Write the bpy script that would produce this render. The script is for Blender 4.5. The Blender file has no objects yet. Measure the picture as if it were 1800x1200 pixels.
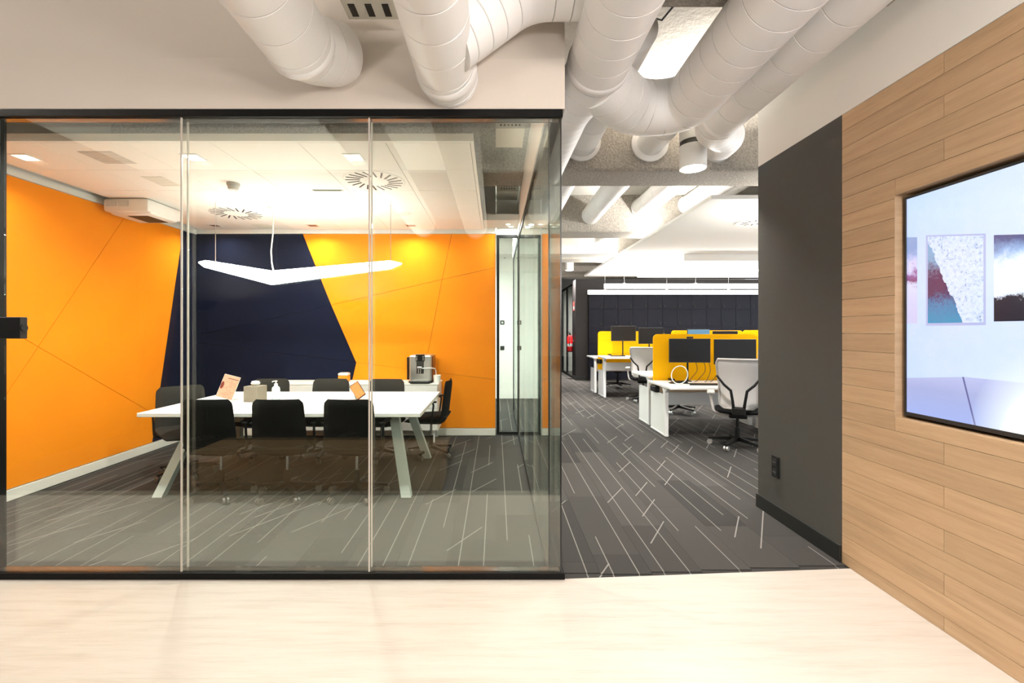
import bpy, bmesh, math, random
from mathutils import Vector, Matrix
random.seed(7)
PI = math.pi
scene = bpy.context.scene
COL = scene.collection

# ------------------------------------------------------------------ camera, world, exposure
F, CH, VX, VY = 800.0, 1.45, 872.0, 580.0        # focal (px of 1800), eye height, vanishing point
cam_d = bpy.data.cameras.new('camera'); cam = bpy.data.objects.new('camera', cam_d); COL.objects.link(cam)
cam_d.sensor_width = 36; cam_d.lens = F * 36 / 1800
cam_d.shift_x = (900 - VX) / 1800; cam_d.shift_y = -(600 - VY) / 1800
cam_d.clip_start = 0.05; cam_d.clip_end = 200
cam.location = (0, 0, CH); cam.rotation_euler = (PI / 2, 0, 0)
scene.camera = cam
scene.cycles.transparent_max_bounces = 40
scene.cycles.max_bounces = 12
scene.cycles.sample_clamp_indirect = 6
vs = scene.view_settings
vs.view_transform = 'Standard'; vs.look = 'None'; vs.gamma = 1; vs.use_curve_mapping = False
vs.exposure = 0.55
w = bpy.data.worlds.new('world'); scene.world = w; w.use_nodes = True
w.node_tree.nodes['Background'].inputs[0].default_value = (0.95, 0.97, 1.0, 1)
w.node_tree.nodes['Background'].inputs[1].default_value = 0.9

def area(name, loc, size, power, rot=(0, 0, 0), color=(1, 1, 1), size_y=None, spread=PI, shape=None):
    l = bpy.data.lights.new(name, 'AREA'); l.energy = power; l.color = color
    l.size = size; l.spread = spread
    if size_y: l.shape = 'RECTANGLE'; l.size_y = size_y
    if shape: l.shape = shape
    o = bpy.data.objects.new(name, l); COL.objects.link(o); o.location = loc; o.rotation_euler = rot
    return o
WARM = (1.0, 0.94, 0.88); NEUT = (1.0, 0.975, 0.94); COOL = (0.72, 0.86, 1.0)
# added unseen lights for the booth, the far office and office daylight
area('booth_fill_light', (-0.25, 8.0, 3.2), 0.8, 480, color=(0.93, 0.97, 1.0))
area('far_office_fill', (4.2, 14.8, 2.75), 1.6, 160, color=NEUT)
area('added_daylight', (10.4, 9.0, 1.7), 8.0, 260, rot=(0, PI / 2, 0), color=COOL, size_y=2.4)

# ------------------------------------------------------------------ pixel -> place helpers
def PX(px, Y): return (px - VX) * Y / F
def PZ(py, Y): return CH - (py - VY) * Y / F

# ------------------------------------------------------------------ materials
MATS = {}
class NT:
    def __init__(s, name):
        s.mat = bpy.data.materials.new(name); s.mat.use_nodes = True
        s.t = s.mat.node_tree; s.n = s.t.nodes; s.l = s.t.links
        s.b = s.n['Principled BSDF']; s.out = s.n['Material Output']
        MATS[name] = s.mat
    def new(s, typ, **kw):
        n = s.n.new(typ)
        for k, v in kw.items(): setattr(n, k, v)
        return n
    def put(s, sock, v):
        if hasattr(v, 'is_linked'): s.l.new(v, sock)
        elif v is not None: sock.default_value = v
    def m(s, op, a, b=None, c=None, clamp=False):
        n = s.new('ShaderNodeMath', operation=op, use_clamp=clamp)
        s.put(n.inputs[0], a)
        if b is not None: s.put(n.inputs[1], b)
        if c is not None: s.put(n.inputs[2], c)
        return n.outputs[0]
    def mix(s, f, a, b):
        n = s.new('ShaderNodeMix', data_type='RGBA')
        s.put(n.inputs[0], f)
        s.put(n.inputs[6], a if hasattr(a, 'is_linked') else (*a, 1)); s.put(n.inputs[7], b if hasattr(b, 'is_linked') else (*b, 1))
        return n.outputs[2]
    def xyz(s, vec):
        n = s.new('ShaderNodeSeparateXYZ'); s.l.new(vec, n.inputs[0]); return n.outputs
    def vec(s, x, y, z=0.0):
        n = s.new('ShaderNodeCombineXYZ'); s.put(n.inputs[0], x); s.put(n.inputs[1], y); s.put(n.inputs[2], z); return n.outputs[0]
    def pos(s): return s.new('ShaderNodeNewGeometry').outputs['Position']
    def obj(s): return s.new('ShaderNodeTexCoord').outputs['Object']
    def rnd(s): return s.new('ShaderNodeObjectInfo').outputs['Random']
    def noise(s, vec, scale, detail=3, rough=0.5):
        n = s.new('ShaderNodeTexNoise'); n.inputs['Scale'].default_value = scale; n.inputs['Detail'].default_value = detail
        n.inputs['Roughness'].default_value = rough
        if vec is not None: s.l.new(vec, n.inputs['Vector'])
        return n.outputs[0]
    def wn(s, vec):
        n = s.new('ShaderNodeTexWhiteNoise'); s.l.new(vec, n.inputs['Vector']); return n.outputs[0]
    def ramp(s, f, stops):
        n = s.new('ShaderNodeValToRGB'); s.put(n.inputs[0], f)
        e = n.color_ramp.elements
        while len(e) < len(stops): e.new(0.5)
        for i, (p, c) in enumerate(stops): e[i].position = p; e[i].color = (*c, 1)
        return n.outputs[0]
    def bump(s, h, strength=0.2, dist=0.01):
        n = s.new('ShaderNodeBump'); n.inputs['Strength'].default_value = strength; n.inputs['Distance'].default_value = dist
        s.l.new(h, n.inputs['Height']); s.l.new(n.outputs[0], s.b.inputs['Normal'])
    def base(s, c, rough=0.5, metal=0.0, spec=0.5):
        s.put(s.b.inputs['Base Color'], c if hasattr(c, 'is_linked') else (*c, 1))
        s.put(s.b.inputs['Roughness'], rough); s.b.inputs['Metallic'].default_value = metal
        s.b.inputs['Specular IOR Level'].default_value = spec
        return s

def simple(name, c, rough=0.5, metal=0.0, spec=0.5, nscale=0, nstr=0.1, var=0.0):
    t = NT(name)
    if nscale:
        nz = t.noise(t.obj(), nscale, 3)
        t.base(t.mix(nz, tuple(x * (1 - var) for x in c), tuple(min(1, x * (1 + var)) for x in c)) if var else c, rough, metal, spec)
        t.bump(nz, nstr, 0.004)
    else: t.base(c, rough, metal, spec)
    return t.mat
def emit(name, c, s, rough=0.4):
    t = NT(name); t.base((0.9, 0.9, 0.9), rough)
    t.b.inputs['Emission Color'].default_value = (*c, 1); t.b.inputs['Emission Strength'].default_value = s
    return t.mat

simple('white_paint', (0.80, 0.78, 0.74), 0.85, nscale=220, nstr=0.04, var=0.02)
simple('bulkhead_paint', (0.70, 0.63, 0.56), 0.85, nscale=160, nstr=0.04, var=0.02)
simple('duct_white', (0.88, 0.86, 0.84), 0.45, nscale=6, nstr=0.03, var=0.02)
simple('duct_groove', (0.45, 0.43, 0.41), 0.6)
simple('black_frame', (0.003, 0.003, 0.003), 0.5, spec=0.15)
simple('seal_black', (0.01, 0.01, 0.01), 0.3)
simple('brown_sill', (0.10, 0.085, 0.07), 0.12, metal=0.6)
simple('dark_paint', (0.062, 0.060, 0.054), 0.7, spec=0.25, nscale=30, nstr=0.05, var=0.06)
simple('charcoal_paint', (0.020, 0.018, 0.018), 0.6, spec=0.15, nscale=30, nstr=0.03, var=0.05)
simple('locker_paint', (0.006, 0.0065, 0.011), 0.5, spec=0.1, nscale=20, nstr=0.02, var=0.05)
simple('base_black', (0.012, 0.013, 0.012), 0.4)
simple('base_white', (0.74, 0.72, 0.66), 0.5)
simple('reception_dark', (0.012, 0.010, 0.009), 0.7, nscale=10, nstr=0.05, var=0.1)
simple('tile_white', (0.84, 0.82, 0.78), 0.9, nscale=300, nstr=0.05, var=0.015)
simple('reception_carpet', (0.016, 0.015, 0.014), 0.95, spec=0.1, nscale=300, nstr=0.2, var=0.2)
simple('bench_wood', (0.17, 0.105, 0.055), 0.5, nscale=14, nstr=0.05, var=0.2)
simple('chair_black', (0.004, 0.004, 0.004), 0.9, spec=0.15, nscale=500, nstr=0.1, var=0.2)
simple('chair_rear', (0.022, 0.020, 0.017), 0.85, spec=0.25, nscale=500, nstr=0.1, var=0.2)
simple('plastic_black', (0.008, 0.008, 0.008), 0.45, spec=0.3)
simple('caster_grey', (0.10, 0.09, 0.08), 0.5)
simple('chrome', (0.7, 0.7, 0.7), 0.18, metal=1)
simple('steel', (0.55, 0.55, 0.54), 0.3, metal=1)
simple('alu', (0.62, 0.62, 0.60), 0.38, metal=0.8)
simple('table_white', (0.86, 0.85, 0.82), 0.35)
simple('table_leg', (0.46, 0.50, 0.47), 0.45)
simple('desk_white', (0.80, 0.79, 0.77), 0.4)
simple('mesh_white', (0.62, 0.60, 0.58), 0.6, nscale=300, nstr=0.2, var=0.05)
simple('chair_frame_grey', (0.42, 0.40, 0.38), 0.45)
simple('monitor_black', (0.005, 0.0045, 0.0045), 0.3, spec=0.3)
simple('monitor_bezel', (0.015, 0.015, 0.015), 0.4)
simple('monitor_blue', (0.10, 0.25, 0.42), 0.5)
simple('plastic_white', (0.80, 0.79, 0.76), 0.4)
simple('plastic_grey', (0.52, 0.51, 0.48), 0.5)
simple('slot_dark', (0.02, 0.017, 0.012), 0.6)
simple('tissue_grey', (0.20, 0.17, 0.13), 0.7)
simple('tissue_white', (0.9, 0.9, 0.88), 0.9)
simple('bottle_clear', (0.62, 0.74, 0.72), 0.15)
simple('label_white', (0.75, 0.85, 0.85), 0.5)
simple('red_paint', (0.55, 0.01, 0.012), 0.35)
simple('sign_red', (0.6, 0.05, 0.04), 0.5)
simple('plate_green', (0.25, 0.28, 0.22), 0.5)
simple('jar_orange', (0.75, 0.25, 0.01), 0.3)
simple('coffee_silver', (0.50, 0.50, 0.47), 0.28, metal=0.75)
simple('coffee_brown', (0.16, 0.045, 0.012), 0.3)
simple('cable_black', (0.01, 0.01, 0.01), 0.5)
simple('seal_joint', (0.62, 0.55, 0.50), 0.25)
simple('glass_edge', (0.30, 0.38, 0.33), 0.2)
simple('perforated_white', (0.70, 0.68, 0.60), 0.7)
emit('lamp_disc', (1.0, 0.96, 0.90), 9.0)
emit('lamp_disc_soft', (1.0, 0.96, 0.92), 4.0)
emit('v_lamp', (1.0, 0.97, 0.93), 21.5)
emit('globe_fill_glow', (1.0, 0.955, 0.91), 68.0)  # glow of the added globes behind the viewer
emit('strip_opal', (1.0, 0.95, 0.92), 0.55)
emit('strip_light', (1.0, 0.95, 0.90), 2.2)

def _concrete():
    t = NT('rough_concrete'); p = t.pos()
    a = t.noise(p, 42, 4, 0.75); b = t.noise(p, 7, 3)
    a = t.m('MULTIPLY', t.m('SUBTRACT', a, 0.28), 2.2, clamp=True)
    t.base(t.mix(a, (0.32, 0.28, 0.23), (0.68, 0.63, 0.55)), 0.95)
    t.bump(t.m('ADD', t.m('MULTIPLY', a, 1.0), t.m('MULTIPLY', b, 0.4)), 0.9, 0.03)
_concrete()
def _slab():
    t = NT('slab_white'); p = t.pos()
    a = t.noise(p, 20, 4, 0.7)
    t.base(t.mix(a, (0.55, 0.52, 0.46), (0.74, 0.71, 0.65)), 0.95); t.bump(a, 0.4, 0.02)
_slab()

def _felt(name, c, c2):
    t = NT(name); p = t.pos()
    a = t.noise(p, 900, 2); b = t.noise(p, 2.2, 2)
    t.base(t.mix(b, c, c2), 0.9, spec=0.06); t.bump(a, 0.12, 0.002)
_felt('felt_orange', (0.86, 0.245, 0.008), (0.91, 0.285, 0.012))
_felt('felt_navy', (0.006, 0.008, 0.022), (0.009, 0.012, 0.032))
_felt('fabric_yellow', (0.90, 0.44, 0.004), (0.95, 0.48, 0.006))

def _oak():
    t = NT('oak_plank'); p = t.pos(); x, y, z = t.xyz(p); r = t.rnd()
    off = t.m('MULTIPLY', r, 37.0)
    v = t.vec(t.m('ADD', t.m('MULTIPLY', y, 1.0), off), t.m('MULTIPLY', z, 14.0), off)
    g = t.noise(v, 2.2, 6, 0.6)
    v2 = t.vec(t.m('ADD', t.m('MULTIPLY', y, 5.0), off), t.m('MULTIPLY', z, 90.0), off)
    g2 = t.noise(v2, 3.0, 3, 0.6)
    f = t.m('ADD', t.m('MULTIPLY', g, 0.7), t.m('MULTIPLY', g2, 0.3))
    c = t.ramp(f, [(0.26, (0.36, 0.235, 0.135)), (0.5, (0.465, 0.31, 0.18)), (0.76, (0.54, 0.375, 0.23))])
    s = t.m('ADD', 0.9, t.m('MULTIPLY', r, 0.18))
    n = t.new('ShaderNodeVectorMath', operation='SCALE'); t.l.new(c, n.inputs[0]); t.l.new(s, n.inputs['Scale'])
    t.base(n.outputs[0], 0.5, spec=0.35); t.bump(g2, 0.08, 0.003)
_oak()
def _woodfloor():
    t = NT('floor_wood'); p = t.pos(); x, y, z = t.xyz(p)
    row = t.m('FLOOR', t.m('DIVIDE', y, 0.19))
    r = t.wn(t.vec(row, 3.3, 1.0))
    v = t.vec(t.m('ADD', x, t.m('MULTIPLY', r, 20.0)), t.m('MULTIPLY', y, 11.0), r)
    g = t.noise(v, 2.0, 5, 0.62)
    v2 = t.vec(t.m('ADD', t.m('MULTIPLY', x, 4.0), t.m('MULTIPLY', r, 9.0)), t.m('MULTIPLY', y, 70.0), r)
    g2 = t.noise(v2, 2.5, 3, 0.6)
    f = t.m('ADD', t.m('MULTIPLY', g, 0.72), t.m('MULTIPLY', g2, 0.28))
    c = t.ramp(f, [(0.26, (0.385, 0.325, 0.27)), (0.5, (0.46, 0.41, 0.36)), (0.76, (0.50, 0.455, 0.41))])
    t.base(c, 0.42, spec=0.4); t.bump(g2, 0.04, 0.002)
_woodfloor()
def _carpet():
    t = NT('carpet'); p = t.pos(); x, y, z = t.xyz(p); r = t.rnd()
    fine = t.noise(p, 260, 2, 0.7)
    shade = t.m('ADD', 0.62, t.m('MULTIPLY', r, 0.5))
    br = t.m('MULTIPLY', shade, t.m('ADD', 0.35, t.m('MULTIPLY', fine, 1.3)))
    c0 = t.new('ShaderNodeVectorMath', operation='SCALE'); c0.inputs[0].default_value = (0.050, 0.047, 0.044); t.l.new(br, c0.inputs['Scale'])
    # thin pale lines running down the planks, some left out
    def lines(u, v, per, halfw, seg, keep, seed):
        q = t.m('DIVIDE', u, per); cell = t.m('FLOOR', q)
        d = t.m('MULTIPLY', t.m('ABSOLUTE', t.m('SUBTRACT', t.m('FRACT', q), 0.5)), per)
        on = t.m('LESS_THAN', d, halfw)
        sh = t.m('MULTIPLY', t.wn(t.vec(cell, seed, 0.0)), 5.0)
        sc = t.m('FLOOR', t.m('ADD', t.m('DIVIDE', v, seg), sh))
        k = t.m('LESS_THAN', t.wn(t.vec(cell, sc, seed)), keep)
        return t.m('MULTIPLY', on, k)
    L1 = lines(x, y, 0.155, 0.0035, 0.85, 0.74, 1.7)
    a = math.radians(31.5); ca, sa = math.cos(a), math.sin(a)
    u = t.m('SUBTRACT', t.m('MULTIPLY', x, ca), t.m('MULTIPLY', y, sa))
    v = t.m('ADD', t.m('MULTIPLY', x, sa), t.m('MULTIPLY', y, ca))
    L2 = lines(u, v, 0.16, 0.0042, 0.42, 0.19, 4.1)
    L = t.m('MAXIMUM', t.m('MULTIPLY', L1, 0.75), t.m('MULTIPLY', L2, 0.9))
    L = t.m('MULTIPLY', L, t.m('ADD', 0.35, fine))
    t.base(t.mix(L, c0.outputs[0], (0.25, 0.235, 0.22)), 0.95, spec=0.15)
    t.bump(fine, 0.5, 0.004)
_carpet()
def _glass():
    t = NT('clear_glass')
    lw = t.new('ShaderNodeLayerWeight'); lw.inputs['Blend'].default_value = 0.5
    f5 = t.m('POWER', lw.outputs['Facing'], 5.0)
    fr = t.m('ADD', 0.058, t.m('MULTIPLY', f5, 0.94), clamp=True)
    tr = t.new('ShaderNodeBsdfTransparent'); tr.inputs[0].default_value = (0.972, 0.992, 0.972, 1)
    gl = t.new('ShaderNodeBsdfGlossy'); gl.inputs['Roughness'].default_value = 0.0; gl.inputs['Color'].default_value = (0.97, 1, 0.98, 1)
    mx = t.new('ShaderNodeMixShader'); t.l.new(fr, mx.inputs[0]); t.l.new(tr.outputs[0], mx.inputs[1]); t.l.new(gl.outputs[0], mx.inputs[2])
    t.l.new(mx.outputs[0], t.out.inputs['Surface'])
_glass()
def _screen():
    """flat picture shown on the television: a white room, three abstract prints, a pale sofa"""
    t = NT('screen_picture'); p = t.pos(); x, y, z = t.xyz(p)
    d = t.m('SUBTRACT', 2.43, y)                       # metres from the left end of the screen
    n1 = t.noise(p, 11, 6, 0.7); n2 = t.noise(p, 70, 6, 0.8)
    c = t.ramp(t.m('ADD', t.m('MULTIPLY', d, 0.5), t.m('MULTIPLY', t.m('SUBTRACT', n1, 0.5), 0.25)),
               [(0.0, (0.50, 0.64, 0.98)), (0.25, (0.62, 0.72, 0.98)), (0.7, (0.80, 0.87, 1.0))])
    top = t.m('SUBTRACT', 1.945, t.m('MULTIPLY', d, 0.18))
    def box(a, b, lo, hi_sub=0.0):
        f = t.m('MULTIPLY', t.m('GREATER_THAN', d, a), t.m('LESS_THAN', d, b))
        f = t.m('MULTIPLY', f, t.m('GREATER_THAN', z, lo))
        return t.m('MULTIPLY', f, t.m('LESS_THAN', z, t.m('SUBTRACT', top, hi_sub)))
    shadow = box(0.108, 0.392, 1.472, -0.008)
    c = t.mix(shadow, c, (0.42, 0.46, 0.72))
    # print 1 (left sliver)
    h = t.m('DIVIDE', t.m('SUBTRACT', z, 1.48), 0.45)
    pr1 = t.ramp(t.m('ADD', h, t.m('MULTIPLY', t.m('SUBTRACT', n1, 0.5), 0.5)),
                 [(0.1, (0.55, 0.55, 0.80)), (0.45, (0.60, 0.62, 0.86)), (0.50, (0.20, 0.05, 0.16)), (0.60, (0.25, 0.10, 0.30)), (0.66, (0.60, 0.60, 0.90)), (0.85, (0.22, 0.34, 0.62)), (1.0, (0.25, 0.36, 0.62))])
    c = t.mix(box(-1, 0.060, 1.485), c, pr1)
    # print 2: dark slope in the lower left, pale speckle above
    q = t.m('DIVIDE', t.m('SUBTRACT', d, 0.118), 0.264)
    edge = t.m('SUBTRACT', t.m('SUBTRACT', 0.92, t.m('MULTIPLY', q, 1.35)), t.m('MULTIPLY', t.m('SUBTRACT', n1, 0.5), 0.35))
    dark = t.m('MULTIPLY', t.m('LESS_THAN', h, edge), t.m('LESS_THAN', q, 0.68))
    darkc = t.ramp(t.m('ADD', h, t.m('MULTIPLY', t.m('SUBTRACT', n2, 0.5), 0.6)), [(0.0, (0.03, 0.28, 0.50)), (0.22, (0.05, 0.20, 0.42)), (0.34, (0.06, 0.02, 0.10)), (0.55, (0.07, 0.02, 0.10)), (0.75, (0.20, 0.38, 0.60))])
    pale = t.ramp(n2, [(0.34, (0.10, 0.16, 0.36)), (0.42, (0.48, 0.60, 0.86)), (0.5, (0.62, 0.72, 0.95)), (0.7, (0.70, 0.80, 1.0))])
    c = t.mix(box(0.118, 0.382, 1.485), c, t.mix(dark, pale, darkc))
    # print 3: dark sky, white band, black block
    pr3 = t.ramp(t.m('ADD', h, t.m('MULTIPLY', t.m('SUBTRACT', n1, 0.5), 0.35)),
                 [(0.25, (0.01, 0.006, 0.02)), (0.28, (0.75, 0.82, 1.0)), (0.55, (0.85, 0.92, 1.0)), (0.66, (0.30, 0.45, 0.75)), (0.80, (0.08, 0.10, 0.26)), (1.0, (0.05, 0.02, 0.08))])
    c = t.mix(box(0.425, 0.70, 1.488), c, pr3)
    # sofa
    st = t.m('ADD', 1.195, t.m('MULTIPLY', t.m('MINIMUM', d, 0.3), 0.12))
    sofa = t.m('LESS_THAN', z, st)
    sc = t.ramp(t.m('DIVIDE', t.m('SUBTRACT', z, 1.0), 0.25), [(0.0, (0.34, 0.42, 0.78)), (0.6, (0.36, 0.40, 0.66)), (1.0, (0.46, 0.50, 0.78))])
    c = t.mix(sofa, c, sc)
    seam = t.m('MULTIPLY', sofa, t.m('LESS_THAN', t.m('ABSOLUTE', t.m('SUBTRACT', d, t.m('SUBTRACT', 0.60, t.m('MULTIPLY', z, 0.25)))), 0.004))
    c = t.mix(seam, c, (0.12, 0.12, 0.30))
    # pale round cushion in the lower right
    def blob(a, b, r0, soft):
        dx = t.m('SUBTRACT', d, a); dz = t.m('SUBTRACT', z, b)
        rr = t.m('SQRT', t.m('ADD', t.m('MULTIPLY', dx, dx), t.m('MULTIPLY', dz, dz)))
        return t.m('DIVIDE', t.m('SUBTRACT', r0, rr), soft, clamp=True)
    c = t.mix(blob(0.72, 1.0, 0.40, 0.16), c, (0.80, 0.88, 1.0))
    c = t.mix(blob(0.95, 1.20, 0.36, 0.14), c, (0.98, 1.0, 1.0))
    c = t.mix(blob(0.74, 0.98, 0.30, 0.06), c, (0.98, 1.0, 1.0))
    t.base((0.01, 0.01, 0.01), 0.15)
    t.l.new(c, t.b.inputs['Emission Color']); t.b.inputs['Emission Strength'].default_value = 0.82
_screen()
def _leaflet():
    t = NT('leaflet_print'); x, y, z = t.xyz(t.obj())
    ln = t.m('MULTIPLY', t.m('LESS_THAN', t.m('FRACT', t.m('MULTIPLY', z, 85.0)), 0.42), t.m('LESS_THAN', t.wn(t.vec(t.m('FLOOR', t.m('MULTIPLY', z, 85.0)), t.m('FLOOR', t.m('MULTIPLY', x, 60.0)))), 0.6))
    ln = t.m('MULTIPLY', ln, t.m('MULTIPLY', t.m('GREATER_THAN', x, -0.04), t.m('LESS_THAN', z, 0.19)))
    c = t.mix(t.m('MULTIPLY', ln, 0.55), (0.62, 0.30, 0.20), (0.22, 0.08, 0.05))
    hd = t.m('MULTIPLY', t.m('LESS_THAN', t.m('ABSOLUTE', t.m('SUBTRACT', z, 0.203)), 0.005), t.m('GREATER_THAN', x, -0.03))
    c = t.mix(hd, c, (0.20, 0.09, 0.06))
    dx = t.m('DIVIDE', t.m('ADD', x, 0.060), 0.016); dz = t.m('DIVIDE', t.m('SUBTRACT', z, 0.125), 0.038)
    ov = t.m('LESS_THAN', t.m('ADD', t.m('MULTIPLY', dx, dx), t.m('MULTIPLY', dz, dz)), 1.0)
    c = t.mix(ov, c, (0.16, 0.02, 0.01)); t.base(c, 0.4)
_leaflet()
simple('tablet_orange', (0.62, 0.20, 0.06), 0.25)
M = MATS

# ------------------------------------------------------------------ mesh builder
def frame_of(d):
    d = d.normalized(); a = Vector((0, 0, 1)) if abs(d.z) < 0.95 else Vector((1, 0, 0))
    u = d.cross(a).normalized(); return u, d.cross(u).normalized()
class MB:
    def __init__(s): s.v = []; s.f = []; s.mi = []
    def add(s, vs_, fs, mi=0):
        o = len(s.v); s.v += [tuple(q) for q in vs_]
        for f in fs: s.f.append([i + o for i in f]); s.mi.append(mi)
        return s
    def box(s, x0, x1, y0, y1, z0, z1, b=0.0, M4=None, mi=0):
        bm = bmesh.new(); bmesh.ops.create_cube(bm, size=1.0)
        for q in bm.verts: q.co = Vector(((x0 + x1) / 2 + q.co.x * (x1 - x0), (y0 + y1) / 2 + q.co.y * (y1 - y0), (z0 + z1) / 2 + q.co.z * (z1 - z0)))
        if b > 0: bmesh.ops.bevel(bm, geom=bm.edges[:], offset=min(b, 0.49 * min(abs(x1 - x0), abs(y1 - y0), abs(z1 - z0))), segments=2, affect='EDGES', profile=0.5)
        if M4 is not None: bm.transform(M4)
        s.frombm(bm, mi); return s
    def frombm(s, bm, mi=0):
        bm.verts.index_update()
        s.add([q.co[:] for q in bm.verts], [[q.index for q in f.verts] for f in bm.faces], mi); bm.free()
    def tube(s, pts, r, n=12, caps=True, mi=0):
        pts = [Vector(p) for p in pts]; rs = r if isinstance(r, (list, tuple)) else [r] * len(pts)
        vs_ = []; u = None
        for i, p in enumerate(pts):
            d = (pts[min(i + 1, len(pts) - 1)] - pts[max(i - 1, 0)])
            if d.length < 1e-9: d = Vector((0, 0, 1))
            d.normalize()
            if u is None: u, _ = frame_of(d)
            u = (u - d * u.dot(d)).normalized(); wv = d.cross(u)
            for k in range(n):
                a = 2 * PI * k / n; vs_.append(p + (u * math.cos(a) + wv * math.sin(a)) * rs[i])
        fs = []
        for i in range(len(pts) - 1):
            for k in range(n):
                a = i * n + k; b = i * n + (k + 1) % n; fs.append([a, b, b + n, a + n])
        if caps: fs.append(list(range(n))[::-1]); fs.append([(len(pts) - 1) * n + k for k in range(n)])
        return s.add(vs_, fs, mi)
    def cyl(s, a, b, r, n=20, mi=0): return s.tube([a, b], r, n, True, mi)
    def lathe(s, prof, n=24, c=(0, 0, 0), mi=0):
        vs_ = []; fs = []
        for r, z in prof:
            for k in range(n):
                a = 2 * PI * k / n; vs_.append((c[0] + r * math.cos(a), c[1] + r * math.sin(a), c[2] + z))
        for i in range(len(prof) - 1):
            for k in range(n):
                a = i * n + k; b = i * n + (k + 1) % n; fs.append([a, b, b + n, a + n])
        fs.append(list(range(n))[::-1]); fs.append([(len(prof) - 1) * n + k for k in range(n)])
        return s.add(vs_, fs, mi)
    def prism(s, pts, d, mi=0):
        """polygon pts (3-d) pushed along vector d"""
        n = len(pts); a = [Vector(p) for p in pts]; b = [p + Vector(d) for p in a]
        fs = [list(range(n))[::-1], [n + i for i in range(n)]] + [[i, (i + 1) % n, n + (i + 1) % n, n + i] for i in range(n)]
        return s.add(a + b, fs, mi)
    def sheet(s, fn, nu, nv, th, mi=0):
        """curved slab: fn(u,v)->point, thickened by th along its normal"""
        P = [[Vector(fn(i / nu, j / nv)) for i in range(nu + 1)] for j in range(nv + 1)]
        fr = []; bk = []
        for j in range(nv + 1):
            for i in range(nu + 1):
                du = P[j][min(i + 1, nu)] - P[j][max(i - 1, 0)]; dv = P[min(j + 1, nv)][i] - P[max(j - 1, 0)][i]
                nrm = du.cross(dv)
                nrm = nrm.normalized() if nrm.length > 1e-9 else Vector((0, 1, 0))
                e = min(i, nu - i, j, nv - j); t = th * (0.25 if e == 0 else 0.8 if e == 1 else 1.0)
                fr.append(P[j][i] + nrm * t / 2); bk.append(P[j][i] - nrm * t / 2)
        W = nu + 1; N = len(fr); fs = []
        for j in range(nv):
            for i in range(nu):
                a = j * W + i; fs.append([a, a + 1, a + W + 1, a + W]); fs.append([N + a, N + a + W, N + a + W + 1, N + a + 1])
        for i in range(nu):
            fs.append([i, N + i, N + i + 1, i + 1]); a = nv * W + i; fs.append([a, a + 1, N + a + 1, N + a])
        for j in range(nv):
            a = j * W; fs.append([a, a + W, N + a + W, N + a]); a = j * W + nu; fs.append([a, N + a, N + a + W, a + W])
        return s.add(fr + bk, fs, mi)
    def build(s, name, mat, parent=None, smooth=False, loc=None):
        me = bpy.data.meshes.new(name); me.from_pydata(s.v, [], s.f)
        mats = mat if isinstance(mat, (list, tuple)) else [mat]
        for q in mats: me.materials.append(M[q])
        for i, pl in enumerate(me.polygons):
            pl.material_index = s.mi[i]
        bm = bmesh.new(); bm.from_mesh(me); bmesh.ops.recalc_face_normals(bm, faces=bm.faces[:]); bm.to_mesh(me); bm.free()
        if smooth:
            me.shade_smooth()
            try: me.set_sharp_from_angle(angle=math.radians(38))
            except Exception: pass
        return link(name, me, parent, loc)
def link(name, me, parent=None, loc=None):
    o = bpy.data.objects.new(name, me); COL.objects.link(o)
    if parent is not None: o.parent = parent
    if loc is not None: o.location = loc
    return o
def tag(o, label, cat, group=None, kind=None):
    o['label'] = label; o['category'] = cat
    if group: o['group'] = group
    if kind: o['kind'] = kind
    return o
def struct(o, label, cat): return tag(o, label, cat, kind='structure')
def thing(name, label, cat, loc=(0, 0, 0), rz=0.0, group=None):
    o = bpy.data.objects.new(name, None); COL.objects.link(o); o.location = loc; o.rotation_euler = (0, 0, rz)
    o.empty_display_size = 0.05
    return tag(o, label, cat, group)
def dup(root, loc=None, rz=None, label=None, group=None):
    r = root.copy(); COL.objects.link(r)
    if loc is not None: r.location = loc
    if rz is not None: r.rotation_euler = (0, 0, rz)
    if label: r['label'] = label
    if group: r['group'] = group
    for ch in root.children:
        c = ch.copy(); COL.objects.link(c); c.parent = r
        for g in ch.children:
            d = g.copy(); COL.objects.link(d); d.parent = c
    return r
def B(*a, **k): return MB().box(*a, **k)

# ================================================================== THE SHELL
Y0 = 2.654                       # front glazing
XL, YB = -4.135, 6.27            # meeting room left wall, back wall
XR = 2.155                       # right wall of the lobby
XG0, XG1 = 0.315, 0.378          # inner and outer pane of the glazing along the passage
ZS = 3.78                        # concrete slab
# ---- floors
YK = 1.32      # where the bleached boards stop and dark carpet begins, below the picture
wf = MB().prism([(-5.2, YK, 0), (XR + 0.3, YK, 0), (XR + 0.3, 2.79, 0), (0.40, Y0, 0), (-5.2, Y0, 0)], (0, 0, -0.12)).build('floor', 'floor_wood')
struct(wf, 'pale bleached wood lobby floor in front of the glass room', 'floor')
cf = MB().prism([(-5.2, Y0, -0.006), (0.40, Y0, -0.006), (XR + 0.3, 2.79, -0.006), (11.2, 2.79, -0.006), (11.2, 26, -0.006), (-5.2, 26, -0.006)], (0, 0, -0.114)).build('floor', 'carpet')
struct(cf, 'dark grey carpet with thin pale lines in meeting room and passage', 'floor')
struct(B(-5.2, XR + 0.3, -1.3, YK - 0.001, -0.12, 0).build('floor', 'reception_carpet'), 'dark carpet behind the viewer, below the picture', 'floor')
PW, PL = 0.31, 1.02
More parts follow.
